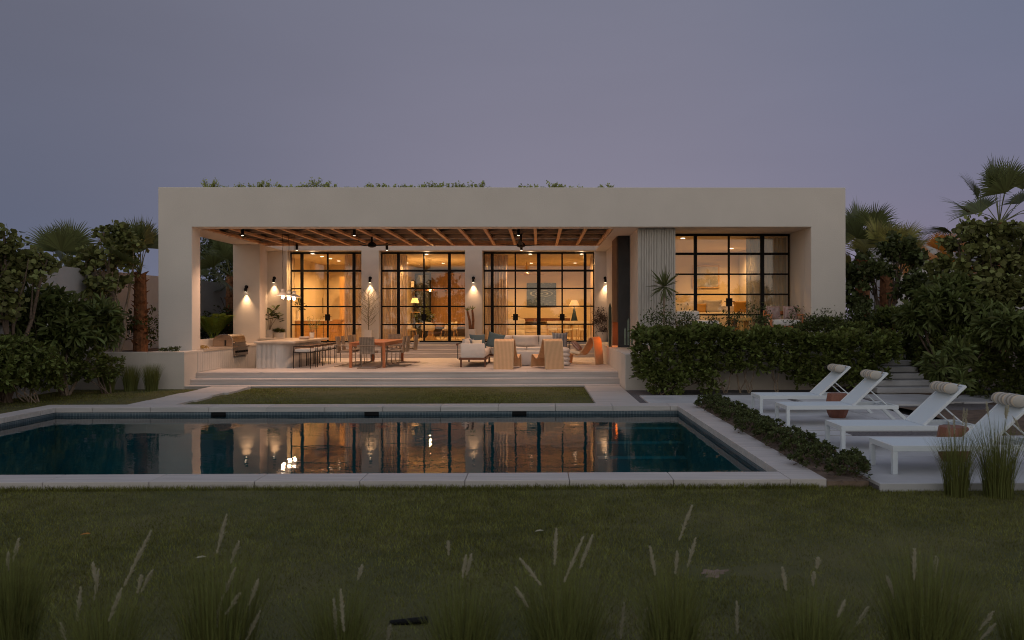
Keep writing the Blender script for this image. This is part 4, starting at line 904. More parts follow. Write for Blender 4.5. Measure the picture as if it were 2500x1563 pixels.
# ------------------------------------------------------------------ wing patio furniture
def P2(u, v, z): return G(u, v, z)
ws = thing('outdoor_sofa', 'white cushioned outdoor sofa behind the hedge, seen beside the fluted pier', 'sofa', (4.9, 23.2, ZP))
YY = 23.3; x0, x1 = XP(1655, YY), XP(1722, YY)
for a in ((x0, x1+.45, YY, YY+.8, ZP+.15, ZP+.42), (x0, x1-.1, YY+.35, YY+.55, ZP+.3, P(1700, 759, YY).z)):
    v, f = cushion(*a, .06, .02); MB().add(v, f).build('cushion', wfab, ws, smooth=True)
MB().box(x0+.02, x1+.43, YY+.02, YY+.78, ZP, ZP+.148).build('base', dwood, ws)
def ladderchair(name, lb, x, y, z, rz):
    t = thing(name, lb, 'armchair', (x, y, z), rz); w_ = .38
    for sx in (-1, 1):
        MB().box(sx*w_-.03, sx*w_+.03, .28, .34, 0, .60).build('leg', teak, t, local=True); MB().box(sx*w_-.03, sx*w_+.03, -.34, -.28, 0, .74).build('leg', teak, t, local=True)
        MB().box(sx*w_-.045, sx*w_+.045, -.34, .38, .601, .64).build('armrest', teak, t, local=True)
    pass
    v, f = cushion(-.34, .34, -.27, .33, .28, .46, .05, .02); MB().add(v, f).build('seat_cushion', wfab, t, local=True, smooth=True); return t
p = P(1913, 800, 23.2)
ac = thing('armchair', 'wide orange-brown wooden armchair with white seat on the right wing patio', 'armchair', (p.x, 23.2, ZP))
for sx in (-.48, .48):
    MB().box(sx-.03, sx+.03, -.36, -.30, 0, .56).build('leg', teak, ac, local=True); MB().box(sx-.03, sx+.03, .3, .36, 0, .72).build('leg', teak, ac, local=True); MB().box(sx-.04, sx+.04, -.38, .36, .561, .60).build('armrest', teak, ac, local=True)
MB().box(-.45, .45, -.36, -.32, .16, .25).build('rail', teak, ac, local=True); MB().box(-.45, .45, .32, .36, .16, .25).build('rail', teak, ac, local=True); MB().box(-.45, .45, .33, .36, .6, .7).build('rail', teak, ac, local=True)
v, f = cushion(-.44, .44, -.34, .30, .251, .44, .05, .02); MB().add(v, f).build('seat_cushion', wfab, ac, local=True, smooth=True)
pil(p.x-.25, 23.3, ZP+.45, .46, .42, .12, -.25, wicker2, 'red and white patterned cushion on the left of the wooden armchair'); pil(p.x+.25, 23.3, ZP+.45, .46, .42, -.1, -.25, wicker2, 'red and white patterned cushion on the right of the wooden armchair')
p = P(1808, 800, 24.0); yst = thing('patio_stool', 'round-topped ochre wooden stool outside the right wing doors', 'stool', (p.x, 24.0, ZP))
ochre = mat('ochre_timber', (.55, .30, .07), .5, var=.1)
MB().lathe([(.36, .40), (.37, .42), (.37, .47), (.35, .50), (.02, .505)], 24).build('top', ochre, yst, local=True, smooth=True)
for a in range(3): MB().tube([(.22*math.cos(a*2.1+.4), .22*math.sin(a*2.1+.4), 0), (.20*math.cos(a*2.1+.4), .20*math.sin(a*2.1+.4), .40)], [.07, .09], 10).build('leg', ochre, yst, local=True)
# ------------------------------------------------------------------ interiors
def curtain(u0, u1, Y, z0, z1, m_, lb, off=.0, n=None, amp=.05):
    x0, x1 = XP(u0, Y), XP(u1, Y); k = max(24, int((x1-x0)*60)); vs = []; fs = []
    for j in range(2):
        for i in range(k+1):
            x = x0+(x1-x0)*i/k; vs.append((x, Y+amp*math.sin(i/k*(x1-x0)*2*pi/.13+off)+.02*math.sin(x*21), z0 if j == 0 else z1))
    for i in range(k): fs.append((i, i+1, k+2+i, k+1+i))
    o = MB().add(vs, fs).build('curtain', m_, smooth=False); me = o.data; me.polygons.foreach_set('use_smooth', [True]*len(me.polygons)); tag(o, lb, 'curtain')
Yc = YD+.45
curtain(841, 884, Yc, .89, ZC-.01, sheer, 'sheer pinkish curtain at the right side of the kitchen doors'); curtain(934, 995, Yc, .89, ZC-.01, sheer, 'sheer pinkish curtain at the left side of the hall doors')
curtain(1183, 1240, Yc, .89, ZC-.01, sheer, 'sheer pinkish curtain at the left side of the living room doors'); curtain(1441, 1452, Yc+.4, .89, ZC-.01, sheer, 'narrow curtain at the right edge of the living room doors')
curtain(1822, 1932, YG+.45, ZP+.01, ZC-.01, drape, 'grey-green curtain at the right of the wing doors', amp=.06)
def B(name, m_, lb, cat_, u0, u1, v0, v1, Y, dp, **kw):
    o = MB().box(XP(u0, Y), XP(u1, Y), Y, Y+dp, P(0, v1, Y).z, P(0, v0, Y).z).build(name, m_, bevel=kw.get('bev', 0)); return tag(o, lb, cat_) if lb else o
def at_px(u0, u1, v0, v1, Y): return XP(u0, Y), XP(u1, Y), H+(771-v1)*Y/F, H+(771-v0)*Y/F
# kitchen
x0, x1, z0, z1 = at_px(700, 841, 780, 832, 34)
z0 = .872
k_ = thing('kitchen_island', 'orange timber kitchen island with pale worktop inside the left doors', 'kitchen island', (x0, 34, z0))
MB().box(x0, x1-.3, 34, 34.8, z0, z1-.05).build('cabinet', cabinet, k_); MB().box(x0-.05, x1-.2, 33.95, 34.85, z1-.049, z1).build('worktop', ceramic, k_)
for u in (723, 741, 757, 773, 790): x = XP(u, 34); MB().box(x-.008, x+.008, 33.985, 33.999, z0+.02, z1-.07).build('door_gap', shadowgap, k_)
o = MB().box(XP(748, 38.4), XP(784, 38.4), 38.38, 38.46, *[P(0, v, 38.4).z for v in (766, 728)]).build('window', mat('dusk_pane', (.10, .12, .13), .1)); kw = thing('kitchen_window', 'small black-framed window in the kitchen back wall', 'window', (XP(766, 38.3), 38.3, P(0, 766, 38.4).z)); bpy.data.objects.remove(o)
x0, x1 = XP(757, 38.3), XP(786, 38.3); z0, z1 = P(0, 766, 38.3).z, P(0, 728, 38.3).z
MB().box(x0, x1, 38.40, 38.44, z0, z1).build('pane', MATS['dusk_pane'], kw)
fr = MB()
for x in (x0, (x0+x1)/2, x1): fr.box(x-.03, x+.03, 38.32, 38.399, z0, z1)
for z in (z0, (z0+z1)/2, z1): fr.box(x0, x1, 38.34, 38.398, z-.03, z+.03)
fr.build('frame', black, kw)
B('larder_cupboard', mat('orange_timber', (.55, .33, .12), .5), 'tall orange timber cupboard at the back of the kitchen', 'cupboard', 829, 841, 677, 822, 37.2, .5)
B('wall_cabinet', ceramic, 'pale wall unit high on the kitchen back wall', 'cabinet', 722, 757, 629, 700, 37.9, .5)
vs_ = thing('vase', 'tall pale vase of leaves on the kitchen island', 'vase', (XP(727, 34.2), 34.2, P(0, 780, 34).z+.005)); MB().lathe([(.05, 0), (.08, .1), (.05, .3), (.06, .36)], 14).build('vessel', ceramic, vs_, local=True, smooth=True)
fp = thing('cut_foliage', 'dark leaf spray in the tall vase on the kitchen island', 'plant', (XP(727, 34.2), 34.2, P(0, 780, 34).z+.3)); p_, d_ = blob_pts(70, (0, 0, .32), (.35, .2, .25), .2); V, Fq = leaves(p_, d_, .15, OVAL); npmesh('leaves', V, Fq, lf_dark, fp, local=True)
MB().tube([(0, 0, 0), (.05, 0, .3)], .008, 5).build('stems', bark, fp, local=True)
def wstool(x, y, z, lb):
    t = thing('kitchen_stool', lb, 'stool', (x, y, z), group='timber stools at the kitchen island')
    for sx in (-1, 1):
        for sy in (-1, 1): MB().tube([(sx*.20, sy*.2, 0), (sx*.16, sy*.16, .68)], .018, 6).build('leg', cabinet, t, local=True)
    MB().lathe([(.19, .68), (.20, .70), (.19, .73)], 16).build('seat', cabinet, t, local=True); MB().tube([(-.18, -.18, .25), (.18, -.18, .25)], .012, 6).tube([(-.18, .18, .25), (.18, .18, .25)], .012, 6).build('footrail', cabinet, t, local=True)
    MB().box(-.19, .19, .16, .18, .80, .93).tube([(-.16, .17, .7), (-.16, .17, .9)], .015, 6).tube([(.16, .17, .7), (.16, .17, .9)], .015, 6).build('backrest', cabinet, t, local=True)
wstool(XP(820, 33.3), 33.3, .872, 'timber bar stool nearest the kitchen doors'); wstool(XP(832, 34.3), 34.3, .872, 'timber bar stool farther back in the kitchen')
# hall
B('panelled_wall', pwood, 'dark timber panelled wall at the back of the hall', 'panelled wall', 1053, 1142, 667, 800, 40.6, .3)
dr = thing('back_door', 'tall black-framed glass back door in the hall', 'door', (XP(1013, 40), 40, .872)); x0, x1, z0, z1 = at_px(1013, 1052, 668, 800, 40); z0 = .872
MB().box(x0, x1, 40.05, 40.08, z0, z1).build('pane', mat('night_pane', (.05, .065, .07), .1), dr)
fr = MB().box(x0, x0+.07, 40, 40.09, z0, z1).box(x1-.07, x1, 40, 40.09, z0, z1).box(x0, x1, 40.001, 40.09, z1-.07, z1).box(x0, x1, 40.001, 40.09, z0, z0+.08).box(x0, x1, 40.002, 40.09, z0+1.5, z0+1.55); fr.build('frame', black, dr)
B('picture', mat('print_grey', (.45, .42, .36), .6), 'small framed picture beside the hall lamp', 'picture', 1004, 1011, 688, 702, 38.5, .03)
ct = thing('console_table', 'narrow black console table under the hall lamp', 'table', (XP(1013, 37), 37, .872)); x0, x1, z0, z1 = at_px(1001, 1023, 761, 800, 37)
MB().box(x0, x1, 37, 37.35, z1-.04, z1).build('tabletop', blonde, ct)
for x in (x0+.03, x1-.03): MB().tube([(x, 37.05, .872), (x, 37.05, z1-.04)], .015, 6).tube([(x, 37.3, .872), (x, 37.3, z1-.04)], .015, 6).build('leg', black, ct)
def tlamp(lb, u, Y, zb, r0, r1, h1, h2, basem, br, e):
    x = XP(u, Y); t = thing('table_lamp', lb, 'lamp', (x, Y, zb))
    MB().lathe([(br, 0), (br*1.05, .05), (br*.7, h1*.4), (br*.25, h1*.9), (.02, h1+.05)], 16).build('lamp_base', basem, t, local=True, smooth=True)
    b = MB(); n = 24; vs = [(r0*math.cos(2*pi*j/n), r0*math.sin(2*pi*j/n), h1) for j in range(n)]+[(r1*math.cos(2*pi*j/n), r1*math.sin(2*pi*j/n), h2) for j in range(n)]; b.add(vs, [(j, (j+1) % n, n+(j+1) % n, n+j) for j in range(n)]).build('lamp_shade', shade_lit, t, local=True, smooth=True)
    light('lamp_glow', 'POINT', (x, Y, zb+(h1+h2)/2), e, INW, t, shadow_soft_size=.06)
tlamp('lit table lamp with tapering cream shade on the hall console', 1013, 37.15, P(0, 761, 37).z+.002, .20, .12, .38, .62, black, .08, 14)
ph = thing('hall_plant', 'bushy dark plant in front of the glass back door', 'plant', (XP(1035, 38.5), 38.5, .872)); p_, d_ = blob_pts(500, (0, 0, .95), (.42, .3, .6), .2); V, Fq = leaves(p_, d_, .14, OVAL); npmesh('foliage', V, Fq, lf_dark, ph, local=True); MB().lathe([(.16, 0), (.2, .35)], 14).build('pot', black, ph, local=True); MB().tube([(0, 0, .3), (0, 0, 1)], .02, 6).build('stem', bark, ph, local=True)
def shell_chair(lb, x, y, z, rz, _c={}):
    if 'c' in _c: return dup(_c['c'], (x, y, z), rz, lb)
    t = thing('indoor_chair', lb, 'chair', (x, y, z), rz, group='cream shell chairs in the hall'); _c['c'] = t
    vs = []; fs = []; n = 14
    for j in range(5):
        for i in range(n+1): a = pi+(pi)*i/n; r_ = .27+.03*j/4; hh = .46+(.34*math.sin(pi*i/n)**.5*.9+.05)*j/4; vs.append((r_*math.cos(a), r_*math.sin(a), hh))
    for j in range(4):
        for i in range(n): fs.append((j*(n+1)+i, j*(n+1)+i+1, (j+1)*(n+1)+i+1, (j+1)*(n+1)+i))
    o = MB().add(vs, fs).build('backrest', cream, t, local=True, smooth=True); so_ = o.modifiers.new('s', 'SOLIDIFY'); so_.thickness = .03
    MB().lathe([(.25, .43), (.27, .45), (.26, .49), (.02, .50)], 18).build('seat', cream, t, local=True, smooth=True)
    for sx in (-1, 1):
        for sy in (-1, 1): MB().tube([(sx*.25, sy*.25, 0), (sx*.18, sy*.18, .44)], [.014, .02], 6).build('leg', blonde, t, local=True)
    return t
cx, cy_ = XP(1050, 35), 35.2
rt_ = thing('round_table', 'round timber dining table in the hall', 'table', (cx, cy_, .872)); MB().lathe([(.68, .72), (.70, .74), (.69, .76), (.02, .762)], 32).build('tabletop', blonde, rt_, local=True, smooth=True); MB().lathe([(.32, 0), (.30, .03), (.12, .2), (.10, .6), (.2, .72)], 20).build('pedestal', blonde, rt_, local=True, smooth=True)
for i, a in enumerate((-2.6, -1.55, -.55, .5, 2.9)):
    x = cx+.98*math.cos(a); y = cy_+.98*math.sin(a); shell_chair('cream shell chair at the round hall table, %s clockwise from the near left' % ORDN[i], x, y, .872, a+pi/2+pi+pi)
pd = thing('pendant_lamp', 'slim linear pendant hanging over the round hall table', 'pendant lamp', (cx, cy_-.2, ZC)); MB().tube([(0, 0, -.0), (0, 0, -1.35)], .008, 5).build('cord', black, pd, local=True); MB().lathe([(.09, -.02), (.09, 0)], 14).build('canopy', black, pd, local=True); MB().tube([(-.8, 0, -1.36), (.8, 0, -1.36)], .012, 6).build('arm', teak, pd, local=True)
light('pendant_glow', 'POINT', (cx, cy_-.2, ZC-1.32), 110, INW, pd, shadow_soft_size=.04)
for x in (-.7, 0, .7): MB().lathe([(.15, -1.42), (.05, -1.38), (.02, -1.36)], 16, (x, 0, 0)).build('lamp_shade', black, pd, local=True)
# living room
x0, x1, z0, z1 = at_px(1286, 1358, 691, 747.5, 39.4)
art = D.materials.new('ripple_print'); art.use_nodes = True; nt = art.node_tree; N_ = nt.nodes; L_ = nt.links; b_ = N_['Principled BSDF']; b_.inputs['Roughness'].default_value = .6
tc_ = N_.new('ShaderNodeTexCoord'); mp_ = N_.new('ShaderNodeMapping'); mp_.inputs['Location'].default_value = (-(x0+x1)/2, 0, -((z0+z1)/2+.05)*3.4); mp_.inputs['Scale'].default_value = (1, 0, 3.4); L_.new(tc_.outputs['Object'], mp_.inputs[0])
ln = N_.new('ShaderNodeVectorMath'); ln.operation = 'LENGTH'; L_.new(mp_.outputs[0], ln.inputs[0]); mu = N_.new('ShaderNodeMath'); mu.operation = 'MULTIPLY'; L_.new(ln.outputs['Value'], mu.inputs[0]); mu.inputs[1].default_value = 26
sn = N_.new('ShaderNodeMath'); sn.operation = 'SINE'; L_.new(mu.outputs[0], sn.inputs[0])
fo = N_.new('ShaderNodeMapRange'); L_.new(ln.outputs['Value'], fo.inputs[0]); fo.inputs[1].default_value = .55; fo.inputs[2].default_value = .72; fo.inputs[3].default_value = 1; fo.inputs[4].default_value = 0
m1 = N_.new('ShaderNodeMath'); m1.operation = 'MULTIPLY'; L_.new(sn.outputs[0], m1.inputs[0]); L_.new(fo.outputs[0], m1.inputs[1]); nn = N_.new('ShaderNodeTexNoise'); nn.inputs['Scale'].default_value = 5; L_.new(mp_.outputs[0], nn.inputs[0])
a1 = N_.new('ShaderNodeMath'); a1.operation = 'MULTIPLY_ADD'; L_.new(m1.outputs[0], a1.inputs[0]); a1.inputs[1].default_value = .32; L_.new(nn.outputs[0], a1.inputs[2]); rp = N_.new('ShaderNodeValToRGB'); rp.color_ramp.elements[0].color = (.06, .10, .18, 1); rp.color_ramp.elements[0].position = .55; rp.color_ramp.elements[1].color = (.42, .46, .46, 1); rp.color_ramp.elements[1].position = 1.0; L_.new(a1.outputs[0], rp.inputs[0]); L_.new(rp.outputs[0], b_.inputs['Base Color'])
tag(MB().box(x0, x1, 39.5, 39.54, z0, z1).build('artwork', art), 'large blue water-ripple picture on the living room wall', 'picture')
x0, x1, z0, z1 = at_px(1250, 1392, 777, 785, 38.9)
sh = thing('sideboard', 'long dark shelf with pale drawers along the living room wall', 'sideboard', (x0, 38.9, .872)); MB().box(x0, x1, 38.9, 39.45, z0, z1).build('top', dwood, sh)
for k in range(3): MB().box(x0+.1, x1-.1, 39.0, 39.4, .90+k*.22, .90+k*.22+.2).build('drawer', in_floor, sh)
tlamp('lit table lamp with white conical shade on a dark blue base in the living room', 1402, 36, 1.60, .27, .13, .75, 1.06, mat('navy_glaze', (.02, .05, .09), .2), .17, 20)
x0, x1, z0, z1 = at_px(1374, 1428, 779, 785, 36)
lt = thing('sofa_table', 'pale timber table carrying the living room lamp', 'table', (x0, 36, .872)); MB().box(x0, x1, 35.7, 36.3, 1.54, 1.598).build('tabletop', blonde, lt)
for x in (x0+.05, x1-.05): MB().box(x-.03, x+.03, 35.75, 36.25, .872, 1.539).build('leg', blonde, lt)
def slatchair(lb, x, y, z, rz, _c={}):
    if 'c' in _c: return dup(_c['c'], (x, y, z), rz, lb)
    t = thing('wooden_chair', lb, 'chair', (x, y, z), rz, group='pale timber chairs in the living room'); _c['c'] = t
    for sx in (-1, 1): MB().tube([(sx*.22, .2, 0), (sx*.20, .18, .44)], .018, 6).build('leg', blonde, t, local=True); MB().tube([(sx*.22, -.22, 0), (sx*.21, -.20, .45), (sx*.23, -.26, .84)], .018, 6).build('leg', blonde, t, local=True)
    v, f = cushion(-.23, .23, -.21, .22, .43, .50, .02, .01); MB().add(v, f).build('seat', cream, t, local=True, smooth=True); MB().box(-.25, .25, -.28, -.24, .70, .85).build('backrest', cream, t, local=True, bevel=.01); return t
for i, (u, y) in enumerate(((1352, 34.2), (1366, 34.9), (1386, 34.3), (1407, 34.9), (1421, 34.2))): slatchair('pale timber chair behind the living room doors, %s from the left' % ORDN[i], XP(u, y), y, .872, .1*(i-2))
lt2 = thing('dining_table', 'pale timber table among the chairs behind the living room doors', 'table', (XP(1360, 35.6), 35.6, .872)); x0, x1 = XP(1332, 35.5), XP(1400, 35.5); MB().box(x0, x1, 35.3, 36.0, 1.54, 1.59).build('tabletop', blonde, lt2)
for x in (x0+.08, x1-.08): MB().box(x-.04, x+.04, 35.4, 35.9, .872, 1.539).build('leg', blonde, lt2)
sf = thing('armchair', 'cream slatted armchair at the left of the living room', 'armchair', (XP(1262, 34), 34, .872)); v, f = cushion(-.35, .35, -.3, .3, .2, .45, .06, .02); MB().add(v, f).build('seat', cream, sf, local=True, smooth=True); v, f = cushion(-.35, .35, .2, .4, .35, .95, .06, .02); MB().add(v, f).build('backrest', cream, sf, local=True, smooth=True); MB().box(-.38, .38, -.3, .4, 0, .19).build('base', blonde, sf, local=True)
lf = thing('ceiling_fan', 'pale ceiling fan inside the living room', 'ceiling fan', (XP(1285, 37), 37, ZC)); MB().tube([(0, 0, 0), (0, 0, -.5)], .02, 6).build('downrod', ochre, lf, local=True); MB().lathe([(.1, -.6), (.12, -.5), (.04, -.45)], 16).build('motor', ochre, lf, local=True)
for a in range(3): MB().at(0, 0, -.55, rz=a*2.094+.1).box(.1, .85, -.06, .06, -.006, .006).build('blade', ochre, lf, local=True)
# bedroom wing
x0, x1, z0, z1 = at_px(1691, 1757, 648, 704, 30.9)
pf = thing('picture', 'pale abstract drawing in a thin frame on the right wing wall', 'picture', (x0, 30.9, z0)); MB().box(x0, x1, 30.93, 30.97, z0, z1).build('frame', blonde, pf); MB().box(x0+.06, x1-.06, 30.915, 30.929, z0+.06, z1-.06).build('print', mat('abstract_print', (.50, .45, .38), .7, col2=(.22, .24, .26), vscale=2.5), pf)
Yb = 27.3; x0, x1, z0, z1 = at_px(1640, 1818, 757, 815, Yb)
bd = thing('daybed', 'cream daybed with timber arms inside the right wing', 'sofa', (x0, Yb, ZP)); v, f = cushion(x0, x1, Yb, Yb+.95, ZP+.15, P(0, 766, Yb).z, .06, .02); MB().add(v, f).build('mattress', cream, bd, smooth=True)
v, f = cushion(x0, x1, Yb+.8, Yb+1.05, ZP+.2, P(0, 748, Yb).z, .06, .02); MB().add(v, f).build('backrest', wfab, bd, smooth=True); MB().box(x0, x1, Yb+.02, Yb+1, ZP, ZP+.148).build('base', blonde, bd)
for i, (u, w_, h_, m_, lb) in enumerate(((1697, .62, .50, cream, 'large cream pillow on the daybed beside the door post'), (1709, .46, .36, ochre, 'small ochre cushion on the daybed'), (1742, .70, .50, wfab, 'large white pillow in the middle of the daybed'), (1812, .60, .46, mat('mustard_fabric', (.50, .27, .05), .9), 'mustard cushion at the right of the daybed'), (1666, .5, .42, wfab, 'white pillow at the left of the daybed'))):
    pil(XP(u, Yb+.45), Yb+.5-(.12 if i == 1 else 0), P(0, 767, Yb).z, w_, h_, .1*(i-2), -.3, m_, lb, group='pillows on the daybed')
# ------------------------------------------------------------------ planting
def plant(name, lb, cat_, loc, group=None): return thing(name, lb, cat_, loc, group=group)
def limb(b, p0, p1, r0, r1, k=5, wob=.08):
    p0, p1 = Vector(p0), Vector(p1); L_ = (p1-p0).length
    b.tube([p0.lerp(p1, i/k)+Vector((R.uniform(-1, 1), R.uniform(-1, 1), 0))*wob*L_*(0 if i in (0, k) else 1)*.5 for i in range(k+1)], [r0+(r1-r0)*i/k for i in range(k+1)], 6)
def shrub(name, lb, cat_, base, blobs, n, size, tp, m_, ros=0, spread=(20, 75), stems=5, sr=.02, sm=bark, flowers=0, shell=.5, roll=.6, fname='foliage', clump=24):
    """blobs: (cx,cy,cz,rx,ry,rz) world"""
    t = plant(name, lb, cat_, base); tot = sum(b[3]*b[5]+b[3]*b[4] for b in blobs); parts = []; tips = []
    for b in blobs:
        k = int(n*(b[3]*b[5]+b[3]*b[4])/tot); p_, d_ = blob_pts(k, b[:3], b[3:], shell)
        if not ros and k > 150:
            nc = max(8, int((b[3]*b[5]+b[3]*b[4])*clump)); cp_, cd_ = blob_pts(nc, b[:3], b[3:], .45, -.75); ci = NR.integers(0, len(cp_), k); sr_ = .21*NR.uniform(.6, 1.25, len(cp_))[ci][:, None]*min(1.25, max(.5, b[3])); p_ = cp_[ci]+NR.normal(0, 1, (k, 3))*sr_*np.array([1, .8, .75]); d_ = cd_[ci]
        tips.append(p_)
        if ros: parts.append(rosettes(p_, d_, ros, size, tp, spread, roll=roll))
        else: parts.append(leaves(p_, d_*.4+NR.normal(0, .7, d_.shape)+np.array([0, 0, -.2]), size*NR.uniform(.6, 1.15, len(p_)), tp, roll))
    V, Fq = cat(parts); npmesh(fname, V, Fq, m_, t)
    for i in range(stems):
        st = MB(); b = blobs[i % len(blobs)]; e = (b[0]+R.uniform(-.5, .5)*b[3], b[1]+R.uniform(-.4, .4)*b[4], b[2]+R.uniform(-.2, .3)*b[5]); s0 = (base[0]+R.uniform(-.12, .12)*(1+b[3]), base[1]+R.uniform(-.1, .1), base[2]-.03); limb(st, s0, e, sr*R.uniform(.8, 1.2), sr*.35)
        for k in range(3): q_ = Vector(s0).lerp(Vector(e), R.uniform(.5, .95)); limb(st, q_, (b[0]+R.uniform(-.9, .9)*b[3], b[1]+R.uniform(-.9, .5)*b[4], b[2]+R.uniform(-.3, .85)*b[5]), sr*.4, sr*.12, 3)
        st.build('stem', sm, t)
    if flowers:
        al = np.concatenate(tips); al = al[al[:, 1] < np.median(al[:, 1])]; idx = NR.choice(len(al), flowers); fp_ = al[idx]+np.array([0, -.08, .05])
        V, Fq = rosettes(fp_, np.tile([0, -.7, .7], (flowers, 1))+NR.normal(0, .2, (flowers, 3)), 5, .055, OBOV, (50, 70)); npmesh('blossom', V, Fq, petal, t)
    return t
def fan_palm(name, lb, base, hgt, nf, flen, m_, bare_r=.16, trunk=True, arc=(-20, 85), lean=(0, 0), group=None, seg=40, yaw=None, keep=None):
    t = plant(name, lb, 'palm tree', base, group); bx_, by, bz = base; top = Vector((bx_+lean[0], by+lean[1], bz+hgt))
    if trunk and hgt > .3:
        b = MB(); k = 10; b.tube([Vector(base).lerp(top, i/k) for i in range(k+1)], [bare_r*(1.25-.3*i/k) for i in range(k+1)], 12)
        for i in range(int(hgt*26)):
            zz = R.uniform(.05, 1)*hgt; a = R.uniform(0, 2*pi); c = Vector(base).lerp(top, zz/hgt); r_ = bare_r*(1.2-.3*zz/hgt)
            o = Vector((math.cos(a), math.sin(a), 0)); s_ = Vector((-math.sin(a), math.cos(a), 0))*.045; p0 = c+o*r_*.8; p1 = c+o*(r_+.10)+Vector((0, 0, .12))
            b.add([p0-s_*1.5, p0+s_*1.5, p1+s_*.5, p1-s_*.5, p0-s_*1.2+Vector((0, 0, .06)), p0+s_*1.2+Vector((0, 0, .06))], [(0, 1, 2, 3), (4, 3, 2, 5), (0, 3, 4), (1, 5, 2)])
        b.build('trunk', palmbark, t)
    pet = MB(); parts = []
    for f in range(nf):
        az = (f*2.399+R.uniform(-.3, .3)) if yaw is None else yaw[f % len(yaw)]+R.uniform(-.2, .2); el = math.radians(arc[0]+(arc[1]-arc[0])*((f+.5)/nf)+R.uniform(-6, 6)); pl_ = flen*R.uniform(.75, 1.05)
        d = Vector((math.cos(az)*math.cos(el), math.sin(az)*math.cos(el), math.sin(el))); hub = top+d*pl_+Vector((0, 0, -.12*pl_));
        if keep and not keep(hub, d): continue
        pet.tube([top, top.lerp(hub, .5)+Vector((0, 0, .07*pl_)), hub], [.018, .013, .009], 5)
        side = d.cross(Vector((0, 0, 1))); side = side.normalized() if side.length > .05 else Vector((1, 0, 0)); nrm_ = side.cross(d).normalized(); d2 = (d*.95+Vector((0, 0, .12))).normalized(); rl_ = R.uniform(-.9, .9); side, nrm_ = math.cos(rl_)*side+math.sin(rl_)*nrm_, math.cos(rl_)*nrm_-math.sin(rl_)*side
        an = np.radians(np.linspace(-78, 78, seg)); ax = np.cos(an)[:, None]*np.array(d2)+np.sin(an)[:, None]*np.array(side)+np.array(nrm_)*(.18*np.abs(np.sin(an)))[:, None]
        ln_ = flen*.85*(.72+.28*np.cos(an))*NR.uniform(.9, 1.08, seg)
        # leaflet strips that droop at the tip
        S = 4; w0 = flen*.0135; hubv = np.array(hub); V = []
        sd = nrm(np.cross(ax, np.tile(np.array(nrm_), (seg, 1))))
        for i in range(S+1):
            q_ = i/S; c = hubv+ax*(ln_*q_)[:, None]+np.array([0, 0, -1.])*(ln_*(.05*q_**2+.30*max(0, q_-.45)**1.5*NR.uniform(.6, 1.5, seg)))[:, None]; ww = w0*(.35+.9*min(q_*2.2, 1))*(1 if q_ < .55 else (1-(q_-.55)/.46)); V += [c-sd*ww, c+sd*ww]
        V = np.stack(V, 1); k = V.shape[1]; fq = np.array([(2*i, 2*i+1, 2*i+3, 2*i+2) for i in range(S)]); parts.append((V.reshape(-1, 3), (fq[None]+(np.arange(seg)*k)[:, None, None]).reshape(-1, 4)))
    pet.build('petiole', mat('petiole', (.14, .15, .05), .6), t); V, Fq = cat(parts); npmesh('frond', V, Fq, m_, t); return t
def tuft(name, lb, x, y, z, hgt, r, n, group, plumes=0, pl_top=1.25, spread=.45, w=.0035):
    t = plant(name, lb, 'ornamental grass', (x, y, z), group); a = NR.uniform(0, 2*pi, n); rr_ = r*np.sqrt(NR.uniform(0, 1, n)); b = np.stack([x+rr_*np.cos(a), y+rr_*np.sin(a), np.full(n, z)], 1)
    h = hgt*(1-NR.uniform(0, 1, n)**2*.6); d = np.stack([np.cos(a), np.sin(a), np.zeros(n)], 1)+rand_xy(n)*.5; d = nrm(d)
    V, Fq = blades(b, d, h, np.full(n, w), h*spread*NR.uniform(.05, 1, n)*(.35+.65*rr_/r), 4); npmesh('blade', V, Fq, fount_m, t)
    for k in range(plumes):
        an = R.uniform(0, 2*pi); hh = hgt*pl_top*R.uniform(.62, 1.0); rch = R.uniform(.03, .36)*hgt; st = MB(); pts = [(x+r*.3*math.cos(an)+rch*math.cos(an)*q_**2, y+r*.3*math.sin(an)+rch*math.sin(an)*q_**2, z+hh*(q_-.06*q_*q_)) for q_ in [i/8 for i in range(9)]]
        st.tube(pts, [.0028]*9, 4); p0 = Vector(pts[-1]); dr = (Vector(pts[-1])-Vector(pts[-2])).normalized(); L_ = R.uniform(.13, .21)
        st.build('stalk', fount_m, t); nb_ = 200; tt = NR.uniform(0, 1, nb_); pb = np.array(p0)+np.array(dr)*(tt*L_)[:, None]; ax = nrm(np.array(dr)*1.6+NR.normal(0, .55, (nb_, 3))); V, Fq = leaves(pb, ax, .026*np.sin(np.pi*np.clip(tt, .12, .95))**.6+.008, SPIKE, 1.0)
        V2, F2 = leaves(pb[:60], ax[:60], .020, LONG, 1.0); V, Fq = cat([(V, Fq), (V2, F2)]); npmesh('plume', V, Fq, plume_m, t)
    return t
